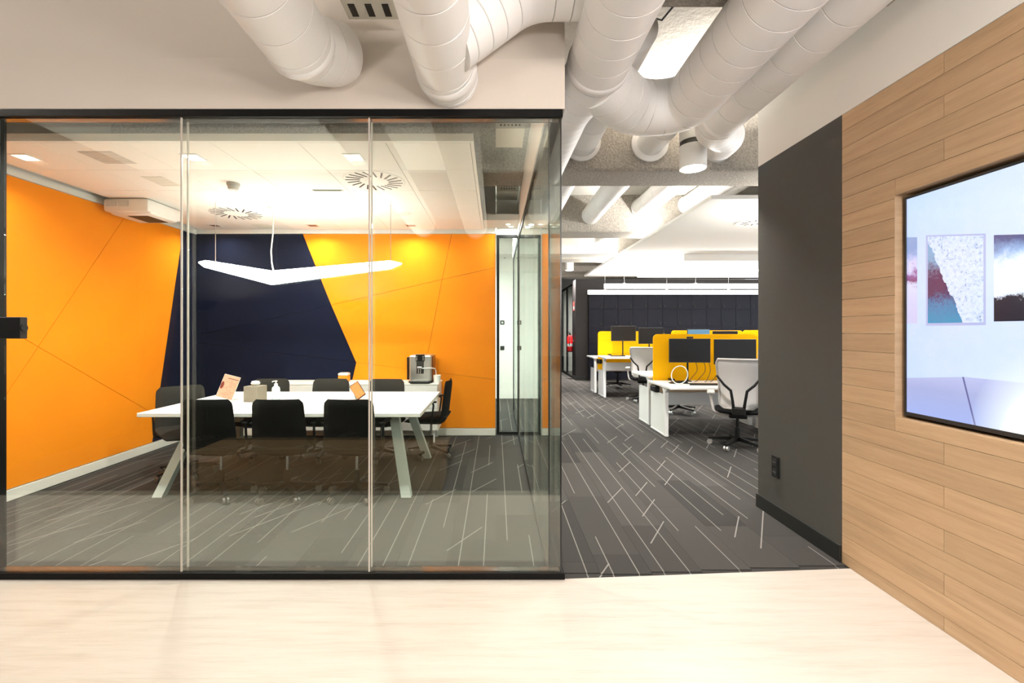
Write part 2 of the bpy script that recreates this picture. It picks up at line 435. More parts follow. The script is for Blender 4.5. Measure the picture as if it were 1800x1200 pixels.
def plank_mesh(x0, x1, y0, y1):
    return [(x0 + .0006, y0 + .0006, -0.006), (x1 - .0006, y0 + .0006, -0.006), (x1 - .0006, y1 - .0006, -0.006), (x0 + .0006, y1 - .0006, -0.006)]
shared = MB().prism(plank_mesh(0, PW, 0, PL), (0, 0, 0.006)).build('carpet_plank', 'carpet', cf)
first = [True]
def lay(i, y0, y1):
    x = i * PW
    if abs((y1 - y0) - PL) < 1e-6:
        o = shared if first[0] else link('carpet_plank', shared.data, cf)
        first[0] = False; o.location = (x, y0, 0)
    else:
        MB().prism(plank_mesh(x, x + PW, y0, y1), (0, 0, 0.006)).build('carpet_plank', 'carpet', cf)
for i in range(-13, 8):
    x = i * PW
    if x + PW <= 0.40: ystart, yend = 2.72, 6.25
    else:
        ystart = 2.668 + max(0.0, (x + PW - 0.40)) * 0.078; yend = 11.5
        if x < 0.40: ystart = 2.72
    off = random.random() * PL; y = ystart; nxt = ystart + off
    if x >= XR: continue
    while y < yend - 1e-6:
        e = min(nxt, yend)
        if e - y > 0.04: lay(i, y, e)
        y = e; nxt = e + PL
        if abs(nxt - yend) < 0.03: nxt = yend
t = thing('low_bench', 'low brown wooden bench in the lobby, below the picture, mirrored in the glass', 'bench', (-1.6, 1.05, 0))
B(-1.13, 1.13, -0.25, 0.25, 0.32, 0.36, b=0.004).build('seat', 'bench_wood', t)
B(-1.11, 1.11, 0.20, 0.235, 0.0, 0.32).build('front_board', 'bench_wood', t); B(-1.11, 1.11, -0.235, -0.20, 0.0, 0.32).build('front_board', 'bench_wood', t)
for sx in (-1, 1): B(sx * 1.09 - 0.02, sx * 1.09 + 0.02, -0.20, 0.20, 0.0, 0.32).build('end_board', 'bench_wood', t)
# ---- concrete slab with its down-stand beams
sl = B(-5.4, 11.4, -1.5, 26, ZS, ZS + 0.25).build('ceiling', 'slab_white')
struct(sl, 'pale sprayed concrete slab above the white ducts', 'ceiling')
for (x0, x1, a, b, zb) in ((0.55, 11.3, 1.75, 2.53, 3.23), (-4.1, 11.3, 4.83, 5.37, 3.14), (-4.1, 11.3, 7.85, 8.4, 3.14), (-4.1, 11.3, 10.9, 11.4, 3.14), (-4.1, 11.3, 14.6, 15.1, 3.14)):
    B(x0, x1, a, b, zb, ZS + 0.02, b=0.03).build('beam', 'rough_concrete', sl)
bw = B(-0.6, 2.45, 9.15, 9.6, 2.98, ZS, b=0.005).build('ceiling', 'white_paint')
struct(bw, 'white boxed-in soffit across the passage behind second cylinder lamp', 'soffit')
# ---- lobby enclosure behind the camera
struct(B(-5.4, 2.6, -1.5, -1.3, -0.1, ZS).build('wall_rear', 'reception_dark'), 'dark wall behind the viewer', 'wall')
struct(B(-5.4, -5.2, -1.4, 26, -0.1, ZS).build('wall_far_left', 'reception_dark'), 'dark wall far to the left out of view', 'wall')
# ---- bulkhead over the glazing
bh = MB().box(-5.2, 0.40, Y0 + 0.002, Y0 + 0.12, 2.735, ZS - 0.002).box(-5.2, 0.40, Y0 - 0.010, Y0 + 0.002, 2.735, 3.03, b=0.002).build('wall_front', 'bulkhead_paint')  # proud lower face: a light cut-off edge built as a step
struct(bh, 'beige plaster bulkhead above the black glazing rail', 'wall')
bh2 = B(XG0 - 0.02, 0.40, Y0 + 0.121, 8.1, 2.735, 3.20).build('wall_passage', 'white_paint')
struct(bh2, 'white bulkhead above the glazing along the passage', 'wall')
# ---- meeting room walls
wl = B(XL - 0.15, XL - 0.012, Y0, YB + 0.2, -0.05, ZS).build('wall_left', 'white_paint')
struct(wl, 'meeting room left wall with orange and navy felt panels', 'wall')
wb = B(XL, PX(871, YB), YB + 0.012, YB + 0.16, -0.05, ZS).build('wall_back', 'white_paint')
struct(wb, 'meeting room back wall with navy and orange felt panels', 'wall')
def inset(poly, d):
    c = Vector((sum(p[0] for p in poly) / len(poly), sum(p[1] for p in poly) / len(poly)))
    area2 = sum(poly[i][0] * poly[(i + 1) % len(poly)][1] - poly[(i + 1) % len(poly)][0] * poly[i][1] for i in range(len(poly)))
    if area2 < 0: poly = poly[::-1]
    n = len(poly); res = []
    for i in range(n):
        p0, p1, p2 = Vector(poly[i - 1]), Vector(poly[i]), Vector(poly[(i + 1) % n])
        e1 = (p1 - p0).normalized(); e2 = (p2 - p1).normalized()
        n1 = Vector((-e1.y, e1.x)); n2 = Vector((-e2.y, e2.x)); bs = n1 + n2
        bs = bs / max(0.3, bs.dot(n1)); res.append(tuple(p1 + bs * d))
    return res
def felt(poly2, to3, push, mat, parent):
    q = inset(poly2, 0.0022)
    MB().prism([to3(a, b) for a, b in q], push).build('felt_panel', mat, parent)
bx = lambda px, py: (PX(px, YB), PZ(py, YB))
B(XL - 0.004, PX(870.5, YB), YB + 0.0095, YB + 0.013, 0.10, 2.774).build('seam_dark_backing', 'slot_dark', wb)  # added dark sheets behind the felt so the seams read dark
B(XL - 0.013, XL - 0.0095, Y0 + 0.09, YB - 0.001, 0.10, 2.764).build('seam_dark_backing', 'slot_dark', wl)
back_pieces = [
    ('felt_navy', [(345, 411), (532, 411), (582, 536), (345, 590)]),
    ('felt_navy', [(345, 590), (582, 536), (626, 637), (345, 602)]),
    ('felt_navy', [(345, 602), (626, 637), (600, 752), (345, 752)]),
    ('felt_orange', [(532, 411), (794, 411), (777, 491), (582, 536)]),
    ('felt_orange', [(794, 411), (871, 411), (871, 470), (777, 491)]),
    ('felt_orange', [(582, 536), (777, 491), (746, 652), (626, 637)]),
    ('felt_orange', [(777, 491), (871, 470), (871, 667), (746, 652)]),
    ('felt_orange', [(626, 637), (871, 667), (871, 752), (600, 752)])]
for mt, pl in back_pieces:
    felt([bx(*p) for p in pl], lambda a, b: (a, YB + 0.014, b), (0, -0.014, 0), mt, wb)
def lx(px, py):
    Y = F * -(XL) / (VX - px); return (Y, PZ(py, Y))
def split(poly, a, b):
    """cut a convex polygon by the line a-b -> (left side, right side)"""
    def sd(p): return (b[0] - a[0]) * (p[1] - a[1]) - (b[1] - a[1]) * (p[0] - a[0])
    L, R = [], []
    for i in range(len(poly)):
        p, q = poly[i], poly[(i + 1) % len(poly)]; sp, sq = sd(p), sd(q)
        if sp >= 0: L.append(p)
        if sp <= 0: R.append(p)
        if sp * sq < 0:
            t = sp / (sp - sq); x = (p[0] + (q[0] - p[0]) * t, p[1] + (q[1] - p[1]) * t); L.append(x); R.append(x)
    return L, R
rect = [(Y0 + 0.08, 0.10), (YB, 0.10), (YB, 2.765), (Y0 + 0.08, 2.765)]
pa, pb = lx(316.7, 441), lx(281, 686)
A_, B_ = split(rect, pa, pb)
og, nv = (A_, B_) if min(p[0] for p in A_) < 3 else (B_, A_)
felt(nv, lambda a, b: (XL - 0.014, a, b), (0.014, 0, 0), 'felt_navy', wl)
parts = []
for q in split(og, lx(218, 383), lx(80, 590)): parts += [q]
fin = []
for q in parts:
    for r_ in split(q, lx(41, 594), lx(220, 698)):
        if len(r_) > 2: fin.append(r_)
for q in fin: felt(q, lambda a, b: (XL - 0.014, a, b), (0.014, 0, 0), 'felt_orange', wl)
struct(B(XL - 0.012, PX(871, YB), YB - 0.006, YB + 0.012, 0, 0.092, b=0.003).build('baseboard_back', 'base_white'), 'off-white skirting under the back wall felt panels', 'skirting')
struct(B(XL - 0.012, XL + 0.006, Y0 + 0.08, YB - 0.008, 0, 0.092, b=0.003).build('baseboard_left', 'base_white'), 'off-white skirting under the orange left wall', 'skirting')
struct(MB().box(XL - 0.012, XL + 0.012, Y0 + 0.13, YB + 0.01, 2.768, 2.83).box(XL - 0.012, PX(871, YB), YB - 0.012, YB + 0.01, 2.777, 2.87).build('trim_1', 'white_paint'), 'white strip between felt panels and suspended ceiling', 'trim')
# ---- suspended ceiling island
ZI = 2.82
ci = MB().box(-4.02, -0.165, 3.30, 3.33, ZI, ZI + 0.055).box(-4.02, -0.165, 3.33, 6.20, ZI + 0.02, ZI + 0.05).box(-0.19, -0.165, 3.33, 6.2, ZI, ZI + 0.055).box(-4.02, -4.0, 3.33, 6.2, ZI, ZI + 0.055).build('ceiling', 'white_paint')
struct(ci, 'white suspended ceiling island over the meeting table', 'ceiling')
tx = [-3.998, -3.37, -2.73, -2.09, -1.45, -0.81, -0.192]; ty = [3.332, 3.9, 4.47, 5.03, 5.6, 6.198]
for i in range(6):
    for j in range(5):
        B(tx[i] + .002, tx[i + 1] - .002, ty[j] + .002, ty[j + 1] - .002, ZI, ZI + 0.022, b=0.0015).build('ceiling_tile', 'tile_white', ci)
so = B(-0.16, XG0 - 0.022, 5.80, YB - 0.022, 2.85, 2.93, b=0.002).build('ceiling', 'white_paint')
struct(so, 'small beige soffit above the vision panel', 'soffit')
for k, (px, py) in enumerate(((893, 398), (898, 402))):
    Y = F * 1.40 / (VY - py)
    Y = min(Y, 6.15) - 0.14 * (1 - k)
    t = thing('spot_downlight', 'tiny round spot in the soffit over the vision panel, ' + ('nearer one' if k == 0 else 'one by the back wall'), 'downlight', (PX(px, Y), Y, 2.85), group='tiny spots over the vision panel')
    MB().lathe([(0.035, -0.004), (0.04, 0)], 20).build('rim', 'plastic_white', t, smooth=True); MB().lathe([(0.026, -0.006), (0.028, -0.004)], 20).build('lens', 'lamp_disc', t)
    area('spot_light', (PX(px, Y), Y, 2.84), 0.05, 4, color=NEUT, shape='DISK')
# ---- right wall: dark panel, white top, oak boards with the screen niche
YN, YE = 2.836, 3.742
wr = MB().box(XR, XR + 0.25, YN, YE, 2.79, ZS).box(XR, XR + 0.25, -1.3, YN, 2.79, ZS).box(XR + 0.14, XR + 0.25, -1.3, YN, 0, 2.79).box(XR + 0.012, XR + 0.14, 2.465, YN, 0, 2.79).box(XR + 0.012, XR + 0.14, -1.3, 0.39, 0, 2.79).box(XR + 0.012, XR + 0.14, 0.39, 2.465, 0, 0.975).box(XR + 0.012, XR + 0.14, 0.39, 2.465, 2.19, 2.79).build('wall_right', 'white_paint')
struct(wr, 'right lobby wall, white above dark panel and oak boards', 'wall')
B(XR, XR + 0.25, YN + 0.002, YE, 0, 2.79).build('dark_panel', 'dark_paint', wr)
struct(B(XR - 0.013, XR, YN + 0.004, YE + 0.013, 0, 0.108, b=0.002).build('baseboard_right', 'base_black'), 'black skirting along the dark grey wall panel', 'skirting')
RH = 0.1045; ZT = 2.788; r_i = 0
z1 = ZT
NZ0, NZ1, NY0, NY1 = 0.98, 2.178, 0.39, 2.459
while z1 > 0.001:
    z0 = max(0.0, z1 - RH)
    cuts = [-1.3, 0.62, 2.19, YN] if r_i % 2 == 0 else [-1.3, -0.4, 1.30, YN]
    for a, b in zip(cuts, cuts[1:]):
        if b - a < 0.02: continue
        segs = [(a, b, z0, z1)]
        if z1 > NZ0 + 0.001 and z0 < NZ1 - 0.001:
            segs = [(a2, b2, z0, z1) for a2, b2 in ((a, min(b, NY0)), (max(a, NY1), b)) if b2 - a2 > 0.02]
            if z0 < NZ0: segs += [(max(a, NY0), min(b, NY1), z0, NZ0)] if min(b, NY1) > max(a, NY0) else []
            if z1 > NZ1: segs += [(max(a, NY0), min(b, NY1), NZ1, z1)] if min(b, NY1) > max(a, NY0) else []
        for (a2, b2, c0, c1) in segs:
            if b2 > -1.25 and c1 - c0 > 0.004:
                B(XR, XR + 0.012, a2 + .0009, b2 - .0009, c0 + .0009, c1 - .0009, b=0.0008).build('plank', 'oak_plank', wr)
    z1 = z0; r_i += 1
# niche lining
for q in ((XR + .002, XR + .138, NY1, NY1 + 0.006, NZ0, NZ1), (XR + .002, XR + .138, NY0 - .006, NY0, NZ0, NZ1), (XR + .002, XR + .138, NY0, NY1, NZ1, NZ1 + 0.006), (XR + .002, XR + .138, NY0, NY1, NZ0 - 0.006, NZ0)):
    B(*q).build('niche_lining', 'oak_plank', wr)
B(XR + 0.13, XR + 0.139, NY0, NY1, NZ0, NZ1).build('niche_back', 'black_frame', wr)
# ---- room beyond the vision panel and far end of the passage
struct(B(-1.6, 0.39, 9.65, 9.8, 0, ZS).build('wall_booth', 'white_paint'), 'white wall of the room seen through the narrow vision panel', 'wall')
struct(B(-0.9, -0.8, YB + 0.16, 9.65, 0, ZS).build('wall_booth_side', 'white_paint'), 'white side wall of the small room behind the vision panel', 'wall')
struct(B(-5.2, 11.2, 25.5, 25.7, 0, ZS).build('wall_far', 'white_paint'), 'white end wall at the far end of the passage', 'wall')
# ---- front glazing
YA, YC = Y0 + 0.006, Y0 + 0.061      # outer and inner pane
g1 = thing('window_1', 'black framed double glass front of the meeting room', 'glazing', (0, 0, 0)); g1['kind'] = 'structure'
ZR0, ZR1 = 0.040, 2.690
B(-4.13, 0.388, Y0 - 0.012, Y0 + 0.075, ZR1, 2.734, b=0.003).build('top_rail', 'black_frame', g1)
B(-4.13, 0.40, Y0 - 0.012, Y0 + 0.075, 0.0, ZR0 - 0.002, b=0.003).build('bottom_rail', 'black_frame', g1)
B(-2.93, 0.37, Y0 + 0.012, Y0 + 0.055, ZR0 - 0.002, ZR0 + 0.001).build('sill_strip', 'brown_sill', g1)
B(-2.93, 0.37, Y0 + 0.012, Y0 + 0.055, ZR1 - 0.003, ZR1).build('head_strip', 'brown_sill', g1)
po = MB().box(-3.0, -2.934, Y0 - 0.012, Y0 + 0.075, ZR0 - 0.001, ZR1 + 0.001, b=0.002).build('post', 'black_frame', g1)
xs = [-2.853, -1.838, -0.741, XG1]
for y, xe in ((YA, XG1), (YC, XG0)):
    e = [-2.934, -1.838, -0.741, xe]
    for a, b in zip(e, e[1:]):
        B(a + 0.004, b - 0.004, y - 0.004, y + 0.004, ZR0, ZR1).build('glass_pane', 'clear_glass', g1)
    for a in e[1:3]:
        B(a - 0.0038, a + 0.0038, y - 0.0045, y + 0.0045, ZR0, ZR1).build('joint_profile', 'seal_joint', g1)
    B(xe - 0.0038, xe + 0.004, y - 0.005, y + 0.005, ZR0, ZR1).build('corner_seal', 'seal_black', g1)
for y in (YA,):
    B(-4.12, -3.001, y - 0.004, y + 0.004, ZR0, ZR1).build('glass_pane', 'clear_glass', g1)
# ---- glazing along the passage
g2 = thing('window_2', 'glass partition along the passage, seen edge-on', 'glazing'); g2['kind'] = 'structure'
YP = 8.1
B(XG0 - 0.012, XG1 + 0.012, Y0 + 0.076, YP, ZR1, 2.734, b=0.003).build('top_rail', 'black_frame', g2)
B(XG0 - 0.012, XG1 + 0.012, Y0 + 0.076, YP, 0.0, ZR0 - 0.002, b=0.003).build('bottom_rail', 'black_frame', g2)
B(XG0 - 0.012, XG1 + 0.012, YP - 0.03, YP + 0.02, ZR0, ZR1, b=0.003).build('post', 'black_frame', g2)
for x, ys in ((XG0, YC), (XG1, YA)):
    e = [ys, 3.75, 4.95, 6.15, 7.2, YP - 0.03]
    for a, b in zip(e, e[1:]):
        B(x - 0.004, x + 0.004, a + 0.006, b - 0.004, ZR0, ZR1).build('glass_pane', 'clear_glass', g2)
    for a in e[1:-1]:
        B(x - 0.0045, x + 0.0045, a - 0.0035, a + 0.0035, ZR0, ZR1).build('joint_profile', 'seal_joint', g2)
# ---- vision panel in the back wall
g3 = thing('window_3', 'narrow black framed vision panel beside orange back wall', 'window'); g3['kind'] = 'structure'
xv0, xv1, zv0, zv1 = PX(873, YB), XG0 - 0.006, 0.012, PZ(413, YB)
for q in ((xv0, xv0 + 0.036, zv0, zv1), (xv1 - 0.012, xv1, zv0, zv1), (xv0 + .036, xv1 - .012, zv0, zv0 + 0.04), (xv0 + .036, xv1 - .012, zv1 - 0.035, zv1)):
    B(q[0], q[1], YB - 0.02, YB + 0.05, q[2], q[3], b=0.002).build('frame', 'black_frame', g3)
B(xv0 + .036, xv1 - .012, YB + 0.01, YB + 0.018, zv0 + 0.04, zv1 - 0.035).build('glass_pane', 'clear_glass', g3)
struct(B(xv0, xv1, YB - 0.02, YB + 0.1, zv1 + 0.002, ZS).build('wall_over_vision_panel', 'white_paint'), 'white wall piece above the narrow vision panel', 'wall')
for k, zz in enumerate((1.61, 1.07)):
    t = thing('wall_switch', ('upper' if k == 0 else 'lower') + ' black square switch plate on the white wall behind vision panel', 'switch', (0.132, 9.65, zz), group='switch plates behind the vision panel')
    B(-0.045, 0.045, -0.012, 0, -0.045, 0.045, b=0.004).build('plate', 'plastic_black', t)
    B(-0.022, 0.022, -0.016, -0.012, -0.022, 0.022, b=0.002).build('rocker', 'plastic_grey' if k == 0 else 'plastic_black', t)
t = thing('linear_vent', 'thin black slot high on the white wall behind vision panel', 'vent', (0.18, 9.65, 3.1))
B(-0.012, 0.012, -0.01, 0, -0.13, 0.13, b=0.003).build('frame', 'plastic_black', t); B(-0.006, 0.006, -0.013, -0.01, -0.12, 0.12).build('slot', 'slot_dark', t)
# ---- lock on the glass post
t = thing('door_lock', 'black rectangular lock box on the glass at left edge', 'lock', (-2.835, Y0 - 0.012, 1.463))
B(-0.17, 0.116, -0.045, 0, -0.062, 0.062, b=0.004).build('case', 'plastic_black', t)
MB().cyl((0.116, -0.022, 0), (0.122, -0.022, 0), 0.02).build('latch', 'plastic_black', t)
# ---- socket on the dark panel
t = thing('wall_socket', 'black double power socket on dark grey wall above skirting', 'socket', (XR, 3.50, 0.40))
B(-0.012, 0, -0.042, 0.042, -0.082, 0.082, b=0.003).build('plate', 'plastic_black', t)
for dz in (0.036, -0.04):
    s_ = MB().cyl((-0.016, 0, dz), (-0.012, 0, dz), 0.028).build('outlet', 'monitor_bezel', t)
    MB().cyl((-0.018, 0.009, dz), (-0.016, 0.009, dz), 0.003, 8).cyl((-0.018, -0.009, dz), (-0.016, -0.009, dz), 0.003, 8).build('contact', 'steel', s_)
# ---- wall behind desks, lockers, glass office beyond
YW = 13.2
XC = PX(1012, YW)
lw_ = B(XC, 11.2, YW, YW + 0.15, 0, 2.92).build('wall_locker', 'charcoal_paint')
struct(lw_, 'charcoal wall behind the yellow desks holding the lockers', 'wall')
struct(MB().box(XC - 0.012, XC + 0.3, YW - 0.013, YW, 0, 0.11).box(XC - 0.013, XC, YW, YW + 0.55, 0, 0.11).build('baseboard_far', 'base_black'), 'black skirting round the charcoal wall corner', 'skirting')
struct(B(XC, XC + 0.12, YW + 0.15, YW + 0.55, 0, 2.92).build('wall_locker_return', 'charcoal_paint'), 'charcoal return wall carrying the fire extinguisher', 'wall')
g4 = thing('window_4', 'glass office front receding behind the charcoal wall corner', 'glazing'); g4['kind'] = 'structure'
for q in ((YW + 0.55, YW + 0.60), (YW + 1.75, YW + 1.79), (YW + 2.95, YW + 3.0)):
    B(XC, XC + 0.06, q[0], q[1], 0.05, 2.8).build('post', 'black_frame', g4)
B(XC, XC + 0.06, YW + 0.55, YW + 3.0, 2.8, 2.86).build('top_rail', 'black_frame', g4)
B(XC, XC + 0.06, YW + 0.55, YW + 3.0, 0, 0.05).build('bottom_rail', 'black_frame', g4)
for a, b in ((YW + .6, YW + 1.75), (YW + 1.79, YW + 2.95)):
    B(XC + 0.02, XC + 0.03, a, b, 0.05, 2.8).build('glass_pane', 'clear_glass', g4)
B(XC - 0.03, XC, YW + 1.6, YW + 1.63, 0.95, 1.25, b=0.005).build('door_handle', 'plastic_black', g4)
struct(B(XC + 0.1, 11.2, YW + 3.0, YW + 3.1, 0, 2.9).build('wall_office', 'white_paint'), 'white wall inside the far glass office', 'wall')

# ================================================================== DUCTS
def fillet(pts, rad):
    pts = [Vector(p) for p in pts]; out = [pts[0]]
    for a, b, c in zip(pts, pts[1:], pts[2:]):
        d1 = (b - a).normalized(); d2 = (c - b).normalized()
        k = min(rad, (b - a).length * 0.49, (c - b).length * 0.49)
        for i in range(9):
            s = i / 8; p0 = b - d1 * k; p2 = b + d2 * k
            out.append(p0 * (1 - s) ** 2 + b * 2 * s * (1 - s) + p2 * s * s)
    out.append(pts[-1]); return out
def duct_part(name, parent, pts, r, step=0.16, rad=0.3, mat=('duct_white', 'duct_groove'), cap=True):
    path = fillet(pts, rad) if len(pts) > 2 else [Vector(p) for p in pts]
    L = [0.0]
    for a, b in zip(path, path[1:]): L.append(L[-1] + (b - a).length)
    def at(s):
        for i in range(len(L) - 1):
            if s <= L[i + 1] + 1e-9: return path[i].lerp(path[i + 1], (s - L[i]) / max(1e-9, L[i + 1] - L[i]))
        return path[-1]
    st = []; s = 0.06
    base = [x for x in L]
    while s < L[-1] - 0.03:
        st.append(s); s += step
    ev = [(x, r) for x in base if all(abs(x - g) > 0.012 for g in st)]
    for g in st: ev += [(g - 0.004, r), (g - 0.0022, r - 0.0035), (g + 0.0022, r - 0.0035), (g + 0.004, r)]
    ev.sort()
    P = [at(x) for x, _ in ev]; R = [q for _, q in ev]
    mb = MB(); mb.tube(P, R, 44, cap)
    n = 44
    for i in range(len(ev) - 1):
        if R[i] < r - 0.003 and R[i + 1] < r - 0.003:
            for k in range(n): mb.mi[i * n + k] = 1
    return mb.build(name, list(mat), parent, smooth=True)
def collar(parent, c, d, r, ln=0.05, mat='duct_white'):
    d = Vector(d).normalized(); c = Vector(c)
    mb = MB().tube([c - d * ln / 2, c - d * ln * .3, c + d * ln * .3, c + d * ln / 2], [r * 1.0, r * 1.045, r * 1.045, r * 1.0], 44)
    return mb.build('collar', mat, parent, smooth=True)
DG = 'white ventilation ducts under the ceiling'
def duct(label): return thing('ventilation_duct', label, 'duct', group=DG)
def ang(theta, rho):                     # direction from the eye axis -> place
    return (rho * math.sin(math.radians(theta)), CH + rho * math.cos(math.radians(theta)))
# D1 at left
x, z = ang(-34.5, 1.80); r = 0.174
t = duct('leftmost white duct, meeting the beige bulkhead with an offset end')
duct_part('straight_section', t, [(x, -1.0, z), (x, 2.36, z)], r, 0.19)
collar(t, (x, 2.36, z), (0, 1, 0), r)
duct_part('end_section', t, [(x + 0.0, 2.36, z), (x + 0.03, 2.46, z + 0.03), (x + 0.10, Y0 - 0.012, z + 0.11)], r * 0.98, 0.12, 0.08)
# D2 with branch
x, z = ang(-11.1, 1.475); r = 0.161
t = duct('second white duct from the left with a branch rising to the right')
duct_part('straight_section', t, [(x, -1.0, z), (x, 2.52, z)], r, 0.2)
collar(t, (x + 0.008, 2.535, z), (0.1, 1, 0), r * 1.01, 0.07)
duct_part('end_section', t, [(x + .01, 2.55, z), (x + 0.02, Y0 - 0.012, z)], r * 1.0, 0.3)
duct_part('branch_section', t, [(x + 0.05, 2.28, z + 0.0), (x + 0.44, 2.38, z + 0.35), (0.47, 2.38, z + 0.35)], 0.155, 0.1, 0.16)
# D3
x, z = ang(21.05, 1.76); r = 0.187; x3, z3 = x, z
t = duct('middle white duct turning behind the bulkhead corner')
duct_part('straight_section', t, [(x, -1.0, z), (x, 2.80, z)], r, 0.17)
collar(t, (x, 2.80, z), (0, 1, 0), r, 0.06)
duct_part('rear_section', t, [(x, 2.80, z), (x - 0.03, 3.05, z), (x - 0.10, 3.4, z + 0.02), (x - 0.10, 4.90, z + 0.08)], r * 0.97, 0.13, 0.2)
# D3c slim companion
t = duct('slim white duct beside the middle duct, entering a hole in the beam')
xh, zh = PX(1022, 4.83), PZ(250, 4.83)
duct_part('straight_section', t, [(xh, 3.0, zh), (xh, 4.9, zh)], 0.165, 0.4)
collar(t, (xh, 4.82, zh), (0, 1, 0), 0.195, 0.03)
duct_part('rear_section', t, [(xh, 5.36, zh), (xh, 7.9, zh)], 0.165, 0.4)
# D4 with diagonal link to D3
x, z = ang(40.2, 2.14); r = 0.190
t = duct('broad white duct crossing the top right and bending left')
duct_part('straight_section', t, [(x, -1.0, z), (x, 3.32, z), (x - 0.36, 3.38, z), (x3 + 0.02, 2.97, z3)], r, 0.15, 0.26)
# D5
x, z = ang(46.7, 2.52); r = 0.158
t = duct('brightly lit white duct along the white wall at right')
duct_part('straight_section', t, [(x, -1.0, z), (x, 3.78, z)], r, 0.22)
collar(t, (x, 3.70, z), (0, 1, 0), r, 0.06)
duct_part('end_section', t, [(x, 3.74, z), (x + 0.06, 3.95, z + 0.03), (x + 0.48, 4.55, z + 0.20), (x + 0.52, 4.95, z + 0.22)], r * 1.04, 0.2, 0.12)
# D6
xh, zh = PX(1142, 4.83), PZ(252, 4.83)
t = duct('short white duct through a round collar in the concrete beam')
duct_part('straight_section', t, [(xh + .02, 3.35, zh), (xh, 4.9, zh)], 0.140, 0.5)
collar(t, (xh, 4.82, zh), (0, 1, 0), 0.188, 0.03)
duct_part('rear_section', t, [(xh, 5.36, zh), (xh, 7.9, zh)], 0.155, 0.5)
for (px, py, rr, lab) in ((1128, 366, 0.17, 'grey-white duct in the second ceiling bay beside the floating panel'), (1208, 360, 0.15, 'shaded duct above the edge of the floating white panel'), (1250, 352, 0.12, 'slim shaded duct nearest the dark wall above the floating panel')):
    X_, Z_ = PX(px, 7.85), PZ(py, 7.85)
    t = duct(lab); duct_part('straight_section', t, [(X_, 5.3, Z_), (X_, 7.95, Z_)], rr, 0.5)
    collar(t, (X_, 7.83, Z_), (0, 1, 0), rr * 1.05, 0.05)
# perforated cable tray at the top edge
t = thing('cable_tray', 'perforated white metal cable tray above the bulkhead between two ducts', 'cable tray', (-0.665, 2.42, 3.17))
B(-0.15, 0.16, -0.10, 0.10, 0, 0.006).build('tray', 'perforated_white', t)
for k in range(7):
    B(-0.14 + k * 0.042, -0.118 + k * 0.042, -0.075, -0.055, -0.003, 0).build('slot', 'slot_dark', t)
for k in range(3):
    B(-0.12 + k * 0.09, -0.085 + k * 0.09, -0.02, 0.075, -0.003, 0).build('slot', 'slot_dark', t)
for sx in (-0.12, 0.13): MB().cyl((sx, 0, 0.005), (sx, 0, ZS - 3.17), 0.005, 8).build('hanger_rod', 'steel', t)
# loose cable on slab
t = MB().tube([(0.95, 3.3, 3.76), (1.12, 3.28, 3.70), (1.22, 3.35, 3.73), (1.28, 3.2, 3.765), (1.33, 2.9, 3.77)], 0.008, 8).build('ceiling_cable', 'cable_black'); tag(t, 'black cable hanging loosely from the bright slab between ducts', 'cable')
# perforated boxes in the void beside the meeting ceiling
for k, (px, py, Y, s_) in enumerate(((897, 222, 3.9, 0.25), (893, 333, 5.75, 0.27))):
    t = thing('ceiling_vent_box', 'perforated pale vent box, ' + ('upper one under the glazing rail' if k == 0 else 'lower one below the concrete beam'), 'vent', (PX(px, Y), Y, PZ(py, Y) - 0.02), group='perforated vent boxes beside the meeting ceiling')
    B(-s_ / 2, s_ / 2, -0.0, 0.4, 0, ZS - (PZ(py, Y) - 0.02)).build('body', 'perforated_white', t)
    for i in range(6):
        for j in range(3):
            MB().cyl((-0.08 + i * 0.032, -0.003, 0.03 + j * 0.035), (-0.08 + i * 0.032, 0.0, 0.03 + j * 0.035), 0.008, 8).build('hole', 'slot_dark', t)

# ================================================================== LAMPS
def cyl_lamp(x, y, zb, label, power, up=0.0, spread=105):
    t = thing('cylinder_pendant', label, 'pendant lamp', (x, y, zb), group='white cylinder pendant lamps')
    MB().lathe([(0.112, 0.006), (0.125, 0.0), (0.125, 0.22)], 36).build('lower_shell', 'plastic_white', t, smooth=True)
    MB().lathe([(0.119, 0.22), (0.119, 0.265)], 36).build('black_ring', 'slot_dark', t, smooth=True)
    MB().lathe([(0.125, 0.265), (0.125, 0.50), (0.11, 0.505)], 36).build('upper_shell', 'plastic_white', t, smooth=True)
    MB().lathe([(0.11, -0.001), (0.11, 0.005)], 36).build('diffuser', 'lamp_disc', t)
    MB().cyl((0, 0, 0.505), (0, 0, ZS - zb), 0.008, 8).build('rod', 'plastic_white', t)
    area('pendant_light', (x, y, zb - 0.01), 0.2, power, color=WARM, shape='DISK', spread=math.radians(spread))
    if up: area('pendant_uplight', (x, y, zb + 0.52), 0.15, up, rot=(PI, 0, 0), color=WARM, shape='DISK')
    return t
cyl_lamp(PX(1218, 4.44), 4.44, PZ(297, 4.44), 'nearest white cylinder pendant below the broad duct', 38, 130)
cyl_lamp(PX(1057, 8.7), 8.7, PZ(427, 8.7), 'middle white cylinder pendant in the passage', 60, 110)
cyl_lamp(PX(1001, 13.4), 13.4, PZ(475, 13.4), 'farthest small white cylinder pendant in the passage', 100, 70)
for (x, y, p, lab) in ((1.01, 1.62, 13, 'between the middle and broad ducts'), (1.01, 0.1, 20, 'behind the viewer between two ducts'), (-4.6, 1.85, 28, 'at the far left of the lobby'), (-4.95, 0.95, 20, 'at the rear left of the lobby')):  # unseen lobby pendants, placed for brightness
    cyl_lamp(x, y, 3.03, 'unseen white cylinder pendant over the lobby ' + lab, p, 60, 108 if x > 0 else 140)
